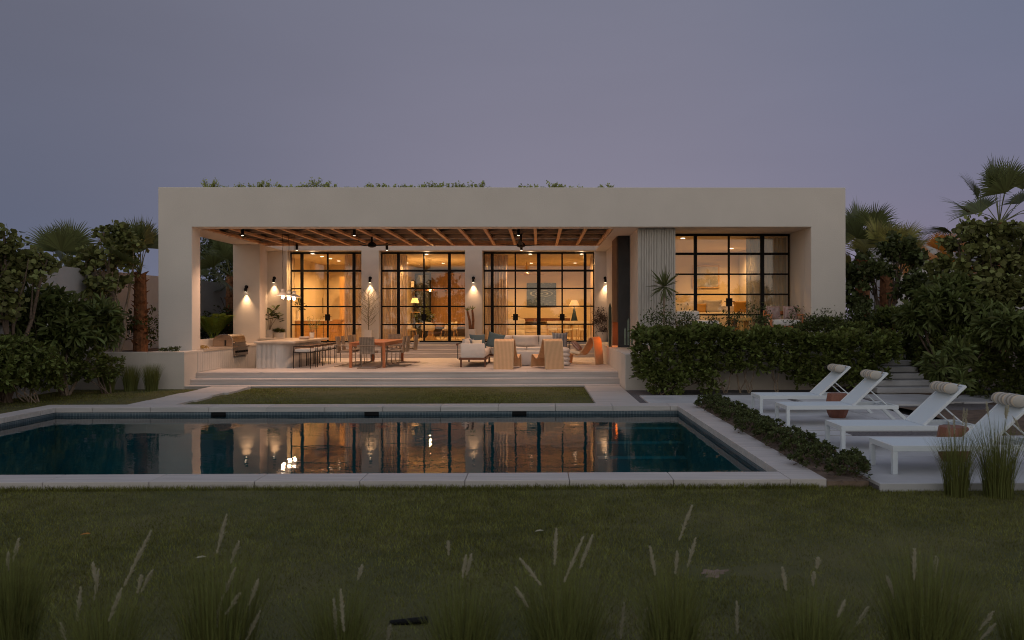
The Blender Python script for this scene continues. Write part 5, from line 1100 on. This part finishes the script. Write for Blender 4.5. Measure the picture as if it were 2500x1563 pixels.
# hedge right of the terrace
def hedge(name, lb, base, boxes, dens, size, m_=ROUND and lf_hedge, tp=OBOV, stems=(), ros=8):
    t = plant(name, lb, 'hedge', base); parts = []
    for (x0, x1, y0, y1, z0, z1, faces) in boxes:
        ar = (x1-x0)*(z1-z0)+(x1-x0)*(y1-y0); p_, d_ = box_surf(int(dens*ar), x0, x1, y0, y1, z0, z1, faces, wob=.12); parts.append(rosettes(p_, d_, ros, size, tp, (15, 62)))
        k = int(dens*ar*.5); q_ = np.stack([NR.uniform(x0, x1, k), NR.uniform(y0+.15, y1, k), NR.uniform(z0, z1-.1, k)], 1); parts.append(leaves(q_, NR.normal(0, 1, (k, 3)), size*1.2, tp))
    V, Fq = cat(parts); npmesh('foliage', V, Fq, m_, t)
    for x, y, z0, z1 in stems:
        b = MB()
        for k in range(3): limb(b, (x+R.uniform(-.06, .06), y, z0), (x+R.uniform(-.3, .3), y+R.uniform(-.05, .2), z1), .018, .009, 6, .10)
        b.build('stem', palebark, t)
    return t
hd = []
xx = 2.55
for i in range(11):
    wd = .56; zt = 1.57-.018*i+(.05 if i % 2 else 0)-(.05 if i > 6 else 0); zb_ = .35 if i in (0, 1, 2) else (.55 if i in (3, 4, 5, 6) else .2); hd.append((xx, xx+wd+.03, 19.45+R.uniform(-.08, .08)-(.12 if i in (0, 1, 2) else 0), 20.5, zb_, zt, 'FTL' if i == 0 else ('FTR' if i == 10 else 'FT'))); xx += wd
hd.append((8.72, 9.2, 19.5, 20.4, .8, 1.5, 'FTR'))
hedge('hedge', 'long dense glossy hedge between the terrace wall and the garden steps', (5.5, 20, -.05), hd, 118, .175, stems=[(2.95, 19.75, -.06, .8), (3.5, 19.8, -.06, .7), (4.35, 19.8, -.06, .8), (4.75, 19.8, -.06, .8), (5.15, 19.85, -.06, .8), (5.4, 19.8, -.06, .8), (6.1, 19.85, -.06, .8), (8.2, 19.8, -.06, .6)])
shrub('shrub', 'leafy low shrub spilling in front of the hedge by the terrace wall', 'shrub', (3.1, 19.5, -.05), [(2.95, 19.55, .45, .35, .25, .42), (3.4, 19.4, .25, .35, .25, .3), (4.3, 19.5, .3, .3, .2, .3)], 210, .14, OBOV, lf_hedge, ros=7)
# taller hedge mass right of the steps and behind
hedge('hedge', 'broad hedge climbing the bank right of the garden steps', (12, 19, 0), [(9.95, 10.6, 18.9, 20.6, .1, 1.35, 'FTL'), (10.3, 11.4, 18.0, 20.6, .0, 1.60, 'FTL'), (11.0, 12.5, 17.0, 20.6, .0, 1.75, 'FTL'), (12.0, 13.6, 15.6, 20.6, .0, 1.7, 'FTL'), (12.6, 14.6, 14.0, 17, .0, 1.45, 'FTL'), (9.6, 12.6, 20.8, 22.5, .5, 2.0, 'FT')], 80, .15, m_=lf_hedge)
hedge('hedge', 'darker hedge behind the steps beside the right wall of the house', (8.6, 21.5, .4), [(7.2, 9.3, 21.2, 22.2, .5, 1.72, 'FTR'), (8.3, 9.9, 22.2, 23.2, .5, 1.75, 'FT')], 90, .12, m_=lf_hedge)
# airy jasmine shrubs on the bed in front of the wing
for i, (u0, v0, w_, h_, n) in enumerate(((1640, 790, 1.15, .42, 520), (1738, 790, .28, .28, 60), (1788, 788, .36, .34, 110), (1848, 782, .55, .35, 190), (1960, 797, .95, .40, 430), (2030, 795, .62, .36, 260))):
    p = P(u0, v0-6, 21.4); shrub('flowering_shrub', 'loose dark-leaved shrub above the hedge in front of the right wing, %s from the left' % ORDN[i], 'shrub', (p.x, 21.4, 1.05), [(p.x, 21.4, p.z, w_*.72, .3, h_), (p.x+w_*.3, 21.4, p.z-.1, w_*.5, .3, h_)], int(n*2.6), .085, OVAL, lf_dark, stems=8, sr=.008, flowers=2 if i == 0 else 0, shell=.25)
# succulent clumps in the strip between pool and deck
struct(MB().box(3.44, 3.94, 9.24, 17.3, -.3, -.03).build('planting_strip', sand))
cl_ = [(3.60+(i % 2)*.20+R.uniform(-.04, .04)+(.12 if i < 2 else 0), 9.38+i*.352, R.uniform(.20, .31)) for i in range(22)]
for i, (x, y, r_) in enumerate(cl_):
    t = plant('ground_cover_plant', 'low dark rosette-leaved clump in the strip beside the pool, %s from the front lawn' % ORDN[i], 'shrub', (x, y, -.03), 'low clumps edging the pool')
    p_, d_ = blob_pts(110, (x, y, .07), (r_, r_*1.1, .17), .75, -.1); V, Fq = rosettes(p_, d_, 9, .052, OBOV, (20, 70)); npmesh('foliage', V, Fq, lf_dark, t)
    p_, d_ = blob_pts(130, (x, y, .03), (r_*.9, r_, .13), .4, -.4); V, Fq = leaves(p_, d_, .06, OBOV); npmesh('stem', V, Fq, bark, t)
# fountain grass tufts
tuft('fountain_grass', 'upright grass tuft in front of the nearest lounger, left of a pair', G(2322, 1207, ZL).x, 8.72, ZL, .84, .13, 480, 'grass tufts by the deck', plumes=5, pl_top=1.12, spread=.5, w=.003)
tuft('fountain_grass', 'upright grass tuft in front of the nearest lounger, right of a pair', G(2420, 1209, ZL).x, 8.66, ZL, .94, .15, 580, 'grass tufts by the deck', plumes=3, pl_top=1.1, spread=.5, w=.003)
tuft('fountain_grass', 'grass tuft cut by the right edge beside the nearest lounger', 5.68, 8.7, ZL, .8, .10, 350, 'grass tufts by the deck', plumes=1, spread=.35)
for i, (u, v, h_) in enumerate(((398, 951, 1.0), (334, 954, .95), (262, 960, .95))):
    p = G(u, v, ZL); tuft('fountain_grass', 'grass tuft against the planter wall left of the terrace, %s from the house' % ORDN[i], p.x, min(p.y, 21.3), ZL, h_*.82, .16, 700, 'grass tufts by the planter wall', spread=.38, w=.005)
fg = [(30, 4.6, .74, 1100), (250, 4.15, .74, 1000), (535, 4.3, .80, 1100), (830, 4.2, .76, 1200), (1130, 4.15, .76, 1200), (1372, 4.3, .74, 1000), (1640, 4.25, .78, 1000), (1975, 4.2, .76, 1200), (2260, 4.2, .80, 1300), (2500, 4.4, .6, 500)]
PL = [(45, 1318, 35, 1360), (20, 1352, 20, 1385), (227, 1378, 232, 1410), (240, 1395, 232, 1450), (197, 1438, 190, 1500), (150, 1525, 160, 1562), (367, 1300, 318, 1400), (345, 1408, 338, 1440), (370, 1396, 350, 1435), (295, 1440, 272, 1500), (290, 1525, 272, 1563),
 (552, 1262, 535, 1330), (583, 1325, 567, 1365), (573, 1390, 548, 1450), (465, 1470, 470, 1540), (583, 1452, 558, 1490), (630, 1418, 612, 1465), (633, 1496, 608, 1550), (538, 1475, 533, 1520), (832, 1445, 838, 1520), (815, 1465, 820, 1540), (883, 1384, 875, 1410), (952, 1530, 945, 1562),
 (1095, 1325, 1095, 1350), (1137, 1360, 1131, 1400), (1150, 1358, 1141, 1395), (1184, 1490, 1180, 1540), (1100, 1502, 1115, 1545), (1358, 1295, 1355, 1360), (1423, 1315, 1388, 1395), (1445, 1311, 1422, 1370), (1273, 1367, 1310, 1415), (1261, 1437, 1285, 1475), (1688, 1238, 1665, 1300), (1697, 1318, 1683, 1370),
 (1588, 1338, 1597, 1390), (1653, 1351, 1650, 1390), (1524, 1475, 1517, 1540), (1578, 1486, 1570, 1530), (1799, 1473, 1800, 1530), (1911, 1390, 1917, 1430), (1997, 1367, 1995, 1385), (1987, 1400, 1985, 1425), (2061, 1470, 2048, 1500), (2118, 1485, 2095, 1520), (2233, 1344, 2232, 1400), (2167, 1411, 2180, 1450),
 (2286, 1362, 2283, 1400), (2423, 1496, 2397, 1530), (2428, 1525, 2400, 1555), (2252, 1507, 2248, 1560)]
fgt = []
for i, (u, Y, h_, n) in enumerate(fg):
    fgt.append((u, Y, tuft('fountain_grass', 'foreground fountain grass clump with pale plumes, %s from the left' % ORDN[i], XP(u, Y), Y, ZL, h_*(1, .86, 1.05, .84, .93, 1.08, .95, .80, 1.08, .9)[i], .11+.03*(i % 3), int(n*.8), 'foreground fountain grass', spread=(.52, .62, .45, .58, .5, .66, .48, .6, .55, .5)[i], w=.0024)))
for (u1, v1, u0, v0) in PL:
    u, Y, t = min(fgt, key=lambda q: abs(q[0]-u1)); Y = Y+R.uniform(-.25, .25); p1 = P(u1, v1, Y); p0 = P(u0, v0, Y); b0 = Vector((XP(u, Y)*.6+p0.x*.4, Y, ZL)); dr = p1-p0; p0 = p0-dr*.35; dr = p1-p0; L_ = dr.length; dr.normalize()
    mid = Vector(((b0.x+p0.x)/2-dr.x*.08, Y, (b0.z+p0.z)/2)); st = MB().tube([b0, b0.lerp(mid, .5)+Vector((0, 0, .02)), mid, mid.lerp(p0, .55), p0, p1], [.0022, .0022, .002, .002, .0016, .001], 4); st.build('stalk', fount_m, t)
    nb_ = int(120+900*L_); tt = NR.uniform(0, 1, nb_); pb = np.array(p0)+np.array(dr)*(tt*L_)[:, None]; ax = nrm(np.array(dr)*2.4+NR.normal(0, .5, (nb_, 3))); V, Fq = leaves(pb, ax, .027*np.sin(np.pi*np.clip(tt, .12, .95))**.8+.009, SPIKE, 1.0)
    k2 = nb_//2; V2, F2 = leaves(pb[:k2], ax[:k2], .018, LONG, 1.0); V, Fq = cat([(V, Fq), (V2, F2)]); npmesh('plume', V, Fq, plume_m, t)
# bare sandy scrape, fallen leaves and a long black tube of unclear use in the lawn
p = G(1745, 1402, ZL); vs = []; fs = []; n = 40
for j, rr_ in enumerate((0, .5, 1)):
    for k in range(n): a = 2*pi*k/n; q_ = rr_*(1+.28*math.sin(3*a+1)+.2*math.sin(7*a)); vs.append((p.x+.15*q_*math.cos(a), p.y+.13*q_*math.sin(a)+.05*q_*math.cos(a), ZL+.008+.010*(1-rr_)))
for j in range(2): fs += [(j*n+k, j*n+(k+1) % n, (j+1)*n+(k+1) % n, (j+1)*n+k) for k in range(n)]
tag(MB().add(vs, fs).build('bare_soil', sand, smooth=True), kind='stuff')
p = G(1000, 1530, ZL); gl_ = thing('black_tube', 'small long black tube lying low in the lawn between two foreground grass clumps', 'garden light', (p.x, p.y, ZL)); MB().tube([(-.13, 0, .022), (.12, 0, .045)], [.02, .024], 12).build('tube_body', black, gl_, local=True); MB().tube([(-.02, 0, -.02), (-.02, 0, .03)], .01, 6).build('spike', black, gl_, local=True)
for i, (u, v, lb) in enumerate(((195, 1306, 'small orange fallen leaf on the front lawn at the left'), (1305, 1298, 'small pale fallen leaf on the front lawn near the middle'), (475, 1363, 'small dry fallen leaf on the front lawn between grass clumps'))):
    p = G(u, v, ZL+.045); V, Fq = leaves(np.array([p]), np.array([[1, .3, .1]]), .09, OVAL, .1); tag(npmesh('fallen_leaf', V, Fq, (lf_orange, plume_m, plume_m)[i]), lb, 'leaf')
# left garden
X_ = XP
def bl(u, v, Y, ru, rv, ry=.6): p = P(u, v, Y); k = Y/F; return (p.x, p.y, p.z, ru*k, ry, rv*k)
shrub('rounded_hedge', 'dense bright broad-leaved hedge at the lower left edge', 'hedge', (X_(60, 18.4), 18.6, ZL), [bl(40, 880, 18.4, 95, 62, .7), (bl(-20, 900, 17.6, 80, 70, .7)), bl(100, 905, 18.9, 60, 55, .6), bl(10, 850, 18.6, 60, 35, .6)], 900, .14, OVAL, lf_hedge, ros=7, spread=(30, 85), stems=8, sr=.016, sm=palebark)
shrub('sea_grape', 'sea grape tree with round leaves at the far left edge', 'tree', (X_(-20, 18.2), 18.6, ZL), [bl(-5, 650, 18.4, 55, 75, .8), bl(60, 660, 18.6, 48, 38, .6), bl(8, 580, 18.4, 24, 32, .5), bl(105, 640, 18.8, 26, 24, .4), bl(-10, 745, 18.4, 70, 55, .8)], 2300, .15, ROUND, lf_grape, stems=6, sr=.06, roll=.9)
shrub('sea_grape', 'sea grape tree with round leaves between the two left palms', 'tree', (X_(285, 22.8), 22.8, .88), [bl(225, 650, 22.8, 50, 45, .7), bl(285, 600, 22.8, 42, 42, .6), bl(195, 640, 22.6, 26, 24, .4), bl(270, 695, 22.6, 48, 34, .6), bl(258, 568, 22.8, 18, 20, .4), bl(325, 640, 23.0, 24, 40, .4)], 2100, .15, ROUND, lf_grape, stems=7, sr=.05, sm=palebark, roll=.9)
shrub('frangipani', 'frangipani shrub with long leaves and white blossom left of the planter wall', 'shrub', (X_(165, 20.2), 20.2, ZL), [bl(120, 745, 19.8, 70, 38, .6), bl(160, 805, 19.8, 60, 45, .6), bl(245, 775, 20.8, 44, 36, .6), bl(60, 770, 19.6, 60, 40, .6), bl(262, 812, 20.8, 34, 24, .5)], 270, .34, LONG, lf_frang, ros=13, spread=(30, 95), stems=9, sr=.035, sm=palebark, flowers=26)
shrub('shrub', 'small rounded shrub in the bed under the frangipani', 'shrub', (X_(265, 20.6), 20.6, ZL), [bl(215, 885, 20.4, 50, 45, .5), bl(262, 900, 20.8, 36, 34, .4), bl(170, 900, 20.2, 40, 40, .5)], 360, .12, OBOV, lf_hedge, ros=7)
shrub('dark_shrub', 'dark shrub mass between the frangipani and the boundary wall', 'shrub', (X_(230, 23.5), 23.6, .88), [bl(300, 790, 23.6, 70, 40, .6), bl(190, 770, 23.6, 90, 60, .6), bl(60, 800, 23, 90, 60, .6), bl(365, 800, 24.0, 40, 50, .4)], 2600, .13, OVAL, lf_dark, stems=6)
fan_palm('fan_palm', 'fan palm with rough orange-brown trunk left of the house', (X_(343, 23.6), 23.6, .88), 2.35, 15, 1.2, lf_palm, .165, arc=(18, 90), keep=lambda h_, d: h_.x+d.x*.9 < XPO-.05)
fan_palm('fan_palm', 'fan palm whose fronds rise above the sea grapes at the left', (X_(165, 24.5), 24.5, .5), 2.5, 8, 1.3, lf_palm, .18, arc=(40, 88))
fan_palm('fan_palm', 'fan palm with dark red trunk seen through the left opening', (X_(565, 30.6), 30.6, .6), 2.9, 18, 1.2, lf_palm, .2, arc=(-20, 85), keep=lambda h_, d: h_.x+d.x*.9 < XPO-.05)
# fern and dark plants seen through the left opening
fn = plant('cycad', 'bright green arching fern fronds behind the grill counter', 'plant', (-11.9, 28.6, .95)); parts = []; pe = MB()
for k in range(15):
    az = k*2.399+R.uniform(-.2, .2); L_ = R.uniform(1.3, 1.8); pts = [Vector((-11.9, 28.6, .98))+Vector((math.cos(az)*L_*.75*q_, math.sin(az)*L_*.6*q_, L_*(1.5*q_-.85*q_*q_))) for q_ in [i/8 for i in range(9)]]; pe.tube(pts, [.010-.001*i for i in range(9)], 4)
    for j in range(46):
        q_ = .18+.82*j/46; i0 = min(7, int(q_*8)); p0 = pts[i0].lerp(pts[i0+1], q_*8-i0); tg = (pts[i0+1]-pts[i0]).normalized(); sd = tg.cross(Vector((0, 0, 1))).normalized()
        for s_ in (-1, 1): parts.append((np.array(p0), np.array(sd*s_+tg*.45+Vector((0, 0, .12))), .30*math.sin(pi*min(.93, q_*.85+.1))+.03))
V, Fq = leaves(np.array([p[0] for p in parts]), np.array([p[1] for p in parts]), np.array([p[2] for p in parts])*1.0, SPIKE, .1); npmesh('frond', V, Fq, lf_fern, fn); pe.build('midrib', lf_fern, fn)
shrub('dark_shrub', 'dark shrubs in front of the boundary wall, seen through the left opening', 'shrub', (-12, 30, .85), [(-12.3, 30.2, 1.4, .8, .6, .8), (-13.7, 33, 4.3, 1.2, 1.3, 1.3), (-14.6, 36, 5.0, 1.6, 1.3, 1.3), (-13.2, 34, 3.2, 1.5, .8, .9)], 9500, .15, OVAL, lf_dark, stems=5)
# plants on the planter wall in front of the pillar
shrub('trailing_plant', 'small dark trailing plant on the planter wall below the left pillar', 'plant', (X_(410, 22.2), 22.2, .9), [bl(425, 853, 22.2, 14, 5, .1), bl(400, 855, 22.2, 12, 3, .1)], 60, .07, OBOV, lf_dark, ros=5, stems=2, sr=.005)
# roof planting
us = [(512, 1.0), (525, .7), (580, .6), (597, .35), (632, .8), (645, .7), (670, .55), (684, .5), (733, .55), (745, .6), (767, .9), (787, .6), (800, .7), (825, .35), (553, .4), (613, .5), (706, .45), (718, .4), (812, .5), (851, .35), (868, .3), (915, .45), (948, .4), (980, .45), (1015, .35), (1031, .5), (1063, .5), (1100, .55), (1136, .5), (1190, .35), (1286, .45), (1328, .35), (1362, .5), (1392, .35), (900, .6), (932, .6), (961, .45), (998, .5), (1047, .7), (1080, .6), (1120, .65), (1152, .7), (1170, .7), (1273, .5), (1300, .5), (1352, .75), (1372, .5), (1415, .4), (1462, .4), (1488, .5)]
us.sort(); TENS = ['', '', 'twenty', 'thirty', 'forty', 'fifty']; ONES = ['', 'one', 'two', 'three', 'four', 'five', 'six', 'seven', 'eight', 'nine']
def nword(k): return ['one', 'two', 'three', 'four', 'five', 'six', 'seven', 'eight', 'nine', 'ten', 'eleven', 'twelve', 'thirteen', 'fourteen', 'fifteen', 'sixteen', 'seventeen', 'eighteen', 'nineteen'][k-1] if k < 20 else (TENS[k//10]+('-'+ONES[k % 10] if k % 10 else ''))
for i, (u, s_) in enumerate(us):
    Y = 23.6; p = P(u, 458, Y); t = plant('roof_plant', 'small bright green plant poking above the roof edge, number %s counted from the left' % nword(i+1), 'plant', (p.x, Y, ZR-.05), 'plants on the roof edge')
    h_ = .36*s_; parts = []; st = MB()
    for k in range(int(6+8*s_)):
        e = Vector((p.x+R.uniform(-.26, .26)*s_, Y+R.uniform(-.1, .1), ZR+h_*R.uniform(.5, 1.25))); s0 = Vector((p.x+R.uniform(-.08, .08), Y, ZR-.05)); st.tube([s0, s0.lerp(e, .5), e], [.006, .005, .003], 4)
        nn_ = 14; q_ = NR.uniform(.2, 1.05, (nn_, 1)); pp = np.array(s0)+(np.array(e)-np.array(s0))*q_+NR.normal(0, .012, (nn_, 3)); parts.append(leaves(pp, NR.normal(0, 1, (nn_, 3))+np.array([0, 0, .5]), .075, OVAL, .9))
    V, Fq = cat(parts); npmesh('leaves', V, Fq, lf_roof, t); st.build('stem', bark, t)
# right side trees
shrub('sea_grape', 'large sea grape tree filling the upper right edge', 'tree', (X_(2440, 20), 20.5, .3), [bl(2435, 640, 20, 66, 56, 1.0), bl(2350, 600, 20.4, 40, 30, .7), bl(2480, 590, 20, 45, 40, .9), bl(2410, 715, 19.6, 75, 55, 1), bl(2500, 730, 19.2, 55, 75, .9), bl(2310, 665, 20.6, 36, 42, .7), bl(2385, 560, 20.4, 36, 22, .6)], 5200, .16, ROUND, lf_grape, stems=8, sr=.07, roll=.9)
shrub('sea_grape', 'darker sea grape tree between the house and the large one at the right', 'tree', (X_(2170, 23.5), 23.8, .4), [bl(2110, 665, 23.6, 45, 42, .8), bl(2200, 640, 23.8, 50, 36, .8), bl(2095, 725, 23.4, 36, 48, .7), bl(2220, 700, 23.4, 46, 40, .7), bl(2195, 605, 23.8, 40, 22, .6)], 3600, .14, ROUND, lf_dark, stems=7, sr=.06, roll=.9)
shrub('frangipani', 'frangipani with long leaves below the large sea grape at the right', 'shrub', (X_(2320, 19.6), 19.8, .2), [bl(2300, 735, 19.4, 60, 35, .6), bl(2250, 770, 19.6, 50, 35, .6), bl(2370, 760, 19.2, 70, 40, .6), bl(2330, 700, 19.6, 40, 25, .5), bl(2470, 800, 17.5, 60, 50, .6)], 260, .34, LONG, lf_frang, ros=12, spread=(30, 95), stems=8, sr=.035, flowers=10)
shrub('dark_shrub', 'dark shrub filling the gap between the right wall and the hedges', 'shrub', (X_(2130, 22.6), 22.8, .4), [bl(2110, 790, 22.6, 60, 45, .6), bl(2190, 790, 22.4, 60, 35, .6), bl(2250, 830, 22, 40, 40, .5)], 2400, .12, OVAL, lf_dark, stems=5)
shrub('frangipani', 'frangipani rosettes leaning over the right hedge beside the garden steps', 'shrub', (X_(2330, 17.4), 17.8, .0), [bl(2290, 890, 17.3, 30, 30, .4), bl(2330, 925, 17.0, 30, 28, .4), bl(2330, 860, 17.4, 40, 28, .4)], 42, .30, LONG, lf_frang, ros=11, spread=(25, 90), stems=5, sr=.03)
fan_palm('fan_palm', 'tall fan palm rising above the trees at the upper right corner', (X_(2440, 25), 25, .4), 4.5, 15, 1.45, lf_palm, .2, arc=(-5, 90))
fan_palm('fan_palm', 'dark windblown fan palm just right of the house roof', (X_(2105, 27), 27, .4), 3.5, 15, 1.35, lf_palm, .24, arc=(0, 90))
fan_palm('fan_palm', 'yellow-green fan palm in front of the windblown palm at the right', (X_(2165, 25.5), 25.5, .4), 2.9, 12, 1.25, lf_palmy, .22, arc=(10, 88))
fan_palm('fan_palm', 'small palm with orange light painted into its fronds in front of the neighbouring building', (X_(2290, 29), 29, .4), 3.15, 9, 1.1, lf_orange, .16, arc=(5, 80))
# spiky dracaena in front of the fluted pier
dc = plant('spiky_yucca', 'spiky single-stemmed yucca in front of the fluted pier', 'plant', (X_(1623, 22.3), 22.3, 1.1)); p = P(1623, 700, 22.3)
MB().tube([(p.x+.02, 22.3, 1.1), (p.x-.03, 22.3, 1.6), (p.x, 22.3, p.z)], [.05, .035, .03], 8).build('trunk', palebark, dc); n = 52; dd = nrm(NR.normal(0, 1, (n, 3))+np.array([0, 0, .55])); V, Fq = leaves(np.tile([p.x, p.y, p.z], (n, 1))+dd*.03, dd, NR.uniform(.38, .64, n), SPIKE, .3); npmesh('leaves', V, Fq, lf_palm, dc)
def cactus(name, lb, x, y, z, cols, m_):
    t = plant(name, lb, 'cactus', (x, y, z))
    for dx, dy, h_, r_ in cols:
        b = MB(); vs = []; n = 20; L_ = 9
        for i in range(L_+1):
            q_ = i/L_; rad = r_*(1-.05*math.sin(q_*9))*(1 if q_ < .92 else math.sqrt(max(0.02, 1-((q_-.92)/.08)**2)))
            for j in range(n): rj = rad*(1 if j % 2 else .78); vs.append((x+dx+rj*math.cos(2*pi*j/n), y+dy+rj*math.sin(2*pi*j/n), z+h_*q_))
        b.add(vs, [(i*n+j, i*n+(j+1) % n, (i+1)*n+(j+1) % n, (i+1)*n+j) for i in range(L_) for j in range(n)]+[tuple(L_*n+j for j in range(n))]).build('column', m_, t)
cg = mat('cactus_skin', (.05, .07, .045), .7, var=.2, vscale=8); cg2 = mat('pale_cactus_skin', (.16, .19, .14), .7, var=.2, vscale=8)
p = P(1489, 845, 24.8); cactus('column_cactus', 'tall dark column cactus on the ledge beside the fire', 2.36, 25.7, .92, [(0, 0, 1.45, .055)], cg)
for i, u in enumerate((1526, 1534, 1543)): cactus('column_cactus', 'pale column cactus in front of the fluted pier, %s from the left' % ORDN[i], X_(u, 22.4), 22.4, 1.1, [(0, 0, (.50, .78, .42)[i], .028)], cg2)
# potted plants on the rear landing
def pot_round(lb, x, y, z, r0, r1, h_, name='planter'):
    o = MB().lathe([(r0*.9, 0), (r0, .02), (r1, h_), (r1-.03, h_), (r1-.05, h_-.05), (.02, h_-.05)], 26).build(name, pot_m, smooth=True); o.location = (x, y, z); return tag(o, lb, 'planter', 'white planters on the rear landing')
def pot_sq(lb, x, y, z, w_, h_):
    o = MB().lathe([(w_*.707, 0), (w_*.707, h_), (w_*.66, h_), (w_*.66, h_-.04), (.02, h_-.045)], 4).build('planter', pot_m, bevel=.01); o.location = (x, y, z); return tag(o, lb, 'planter', 'white planters on the rear landing')
yp = 30.92
pa = X_(657, yp); pot_round('tall white cylindrical planter of the rubber plant at the left', pa, yp, ZI, .22, .25, (771-804)*yp/F+H-ZI)
pb_ = X_(684, yp); pot_round('wide white planter of dark succulents beside the rubber plant', pb_, yp-.1, ZI, .20, .22, (771-811)*yp/F+H-ZI)
pc = X_(900, yp); pot_sq('large white cube planter of the wispy tree behind the dining table', pc, yp, ZI, .275, (771-805)*yp/F+H-ZI)
pdx = X_(1153, yp); pot_sq('white cube planter of the two-stemmed plant behind the sofa', pdx, yp, ZI, .27, (771-804)*yp/F+H-ZI)
pe_ = X_(1471, yp); pot_round('tapered white planter of the burgundy shrub beside the chimney', pe_, yp-.15, ZI, .17, .24, (771-811)*(yp-.2)/F+H-ZI)
rb = plant('rubber_plant', 'rubber plant with big dark leaves in the tall white planter', 'potted plant', (pa, yp, 1.2)); st = MB(); lp = []; ld = []
for (eu, ev) in ((672, 752), (655, 765), (664, 758), (680, 770)):
    e = P(eu, ev, yp+R.uniform(-.1, .1)); st.tube([(pa, yp, 1.3), (pa+(e.x-pa)*.3, yp, 1.6), e], [.014, .012, .008], 6)
    for k in range(9): a = k*2.4; q_ = R.uniform(0, .3); lp.append((e.x, e.y, e.z-q_)); ld.append((math.cos(a), math.sin(a)*.6, R.uniform(-.1, .9)))
st.build('stem', palebark, rb); V, Fq = leaves(np.array(lp), np.array(ld), .26, OVAL, .3); npmesh('leaves', V, Fq, lf_dark, rb)
sc_ = plant('succulent', 'dark spiky succulents in the wide white planter', 'potted plant', (pb_, yp-.1, 1.2)); p_, d_ = blob_pts(60, (pb_, yp-.1, (771-809)*yp/F+H), (.2, .2, .1), .5, 0); V, Fq = rosettes(p_, d_, 9, .13, SPIKE, (10, 60)); V2, F2 = rosettes(p_, d_, 5, .09, LONG, (10, 60)); V, Fq = cat([(V, Fq), (V2, F2)]); npmesh('leaves', V, Fq, lf_dark, sc_)
wt = plant('wispy_tree', 'tall wispy bare-twigged potted tree between the kitchen and hall doors', 'potted plant', (pc, yp, 1.3)); st = MB(); zt_ = P(900, 712, yp).z; st.tube([(pc, yp, 1.35), (pc-.02, yp, 2.2), (pc+.01, yp, zt_)], [.016, .012, .005], 6); lp = []; ld = []
for k in range(46):
    z_ = 1.55+(zt_-1.6)*k/46; a = k*2.4; L_ = .42*math.sin(pi*(.15+.75*k/46))+.08; e = (pc+L_*math.cos(a), yp+L_*.6*math.sin(a), z_+L_*.75); st.tube([(pc, yp, z_), ((pc+e[0])/2, (yp+e[1])/2, z_+L_*.28), e], [.006, .005, .0025], 4)
    for j in range(4): t_ = .5+.17*j; q_ = (pc+(e[0]-pc)*t_, yp+(e[1]-yp)*t_, z_+(e[2]-z_)*t_); lp.append(q_); ld.append((R.uniform(-1, 1), R.uniform(-1, 1), 1.2)); st.tube([q_, (q_[0]+R.uniform(-.07, .07), q_[1], q_[2]+.09)], [.003, .0015], 3)
st.build('twigs', mat('green_twig', (.14, .11, .05), .8), wt); V, Fq = leaves(np.array(lp), np.array(ld), .055, LONG); npmesh('leaves', V, Fq, lf_hedge, wt)
tp_ = plant('dracaena', 'two-stemmed plant with spiky tops in the white cube planter behind the sofa', 'potted plant', (pdx, yp, 1.3)); lp = []; ld = []
for (u0, u1, v1) in ((1148, 1141, 760), (1154, 1153, 757)):
    a_ = P(u0, 804, yp); b_2 = P(u1, v1, yp); MB().tube([a_, a_.lerp(b_2, .5)+Vector((.03, 0, 0)), b_2], [.06, .05, .04], 8).build('trunk', palmbark, tp_)
    for k in range(16): lp.append(tuple(b_2)); ld.append((R.uniform(-.8, .8), R.uniform(-.8, .8), R.uniform(.5, 1.2)))
V, Fq = leaves(np.array(lp), np.array(ld), .22, SPIKE, .3); npmesh('leaves', V, Fq, lf_palm, tp_)
shrub('burgundy_shrub', 'dark burgundy-leaved potted shrub beside the chimney', 'potted plant', (pe_, yp-.15, 1.2), [bl(1470, 790, yp-.15, 17, 24, .25), bl(1468, 768, yp-.15, 12, 18, .2), bl(1476, 808, yp-.15, 12, 12, .2)], 1500, .085, LONG, lf_burg, stems=5, sr=.008, shell=.15)
# tree belt across the lawn behind the viewer, seen only as reflections in the panes
for i, (x, w_, h_) in enumerate(((-29, 5, 8.6), (-22, 4.5, 8.0), (-15.5, 4.2, 7.6), (-10.5, 3.6, 7.0), (-5.2, 2.2, 5.8), (-.5, 3, 3.7), (4.5, 3.2, 3.6), (9.2, 3.0, 3.6), (13.2, 2.0, 4.4), (16.8, 2.0, 6.4), (20.5, 2.6, 5.6), (25, 3.4, 7.6))):
    y = -26; shrub('garden_tree', 'tree across the lawn facing the house, %s in the belt from its west end' % ORDN[i], 'tree', (x, y, ZL), [(x, y, h_*.62, w_*.7, 1.5, h_*.38), (x+w_*.45, y, h_*.45, w_*.5, 1.2, h_*.32), (x-w_*.45, y, h_*.42, w_*.5, 1.2, h_*.30), (x, y, h_*.25, w_*.8, 1.2, h_*.26)], 1900, .55, OVAL, lf_dark, stems=2, sr=.12, clump=3)
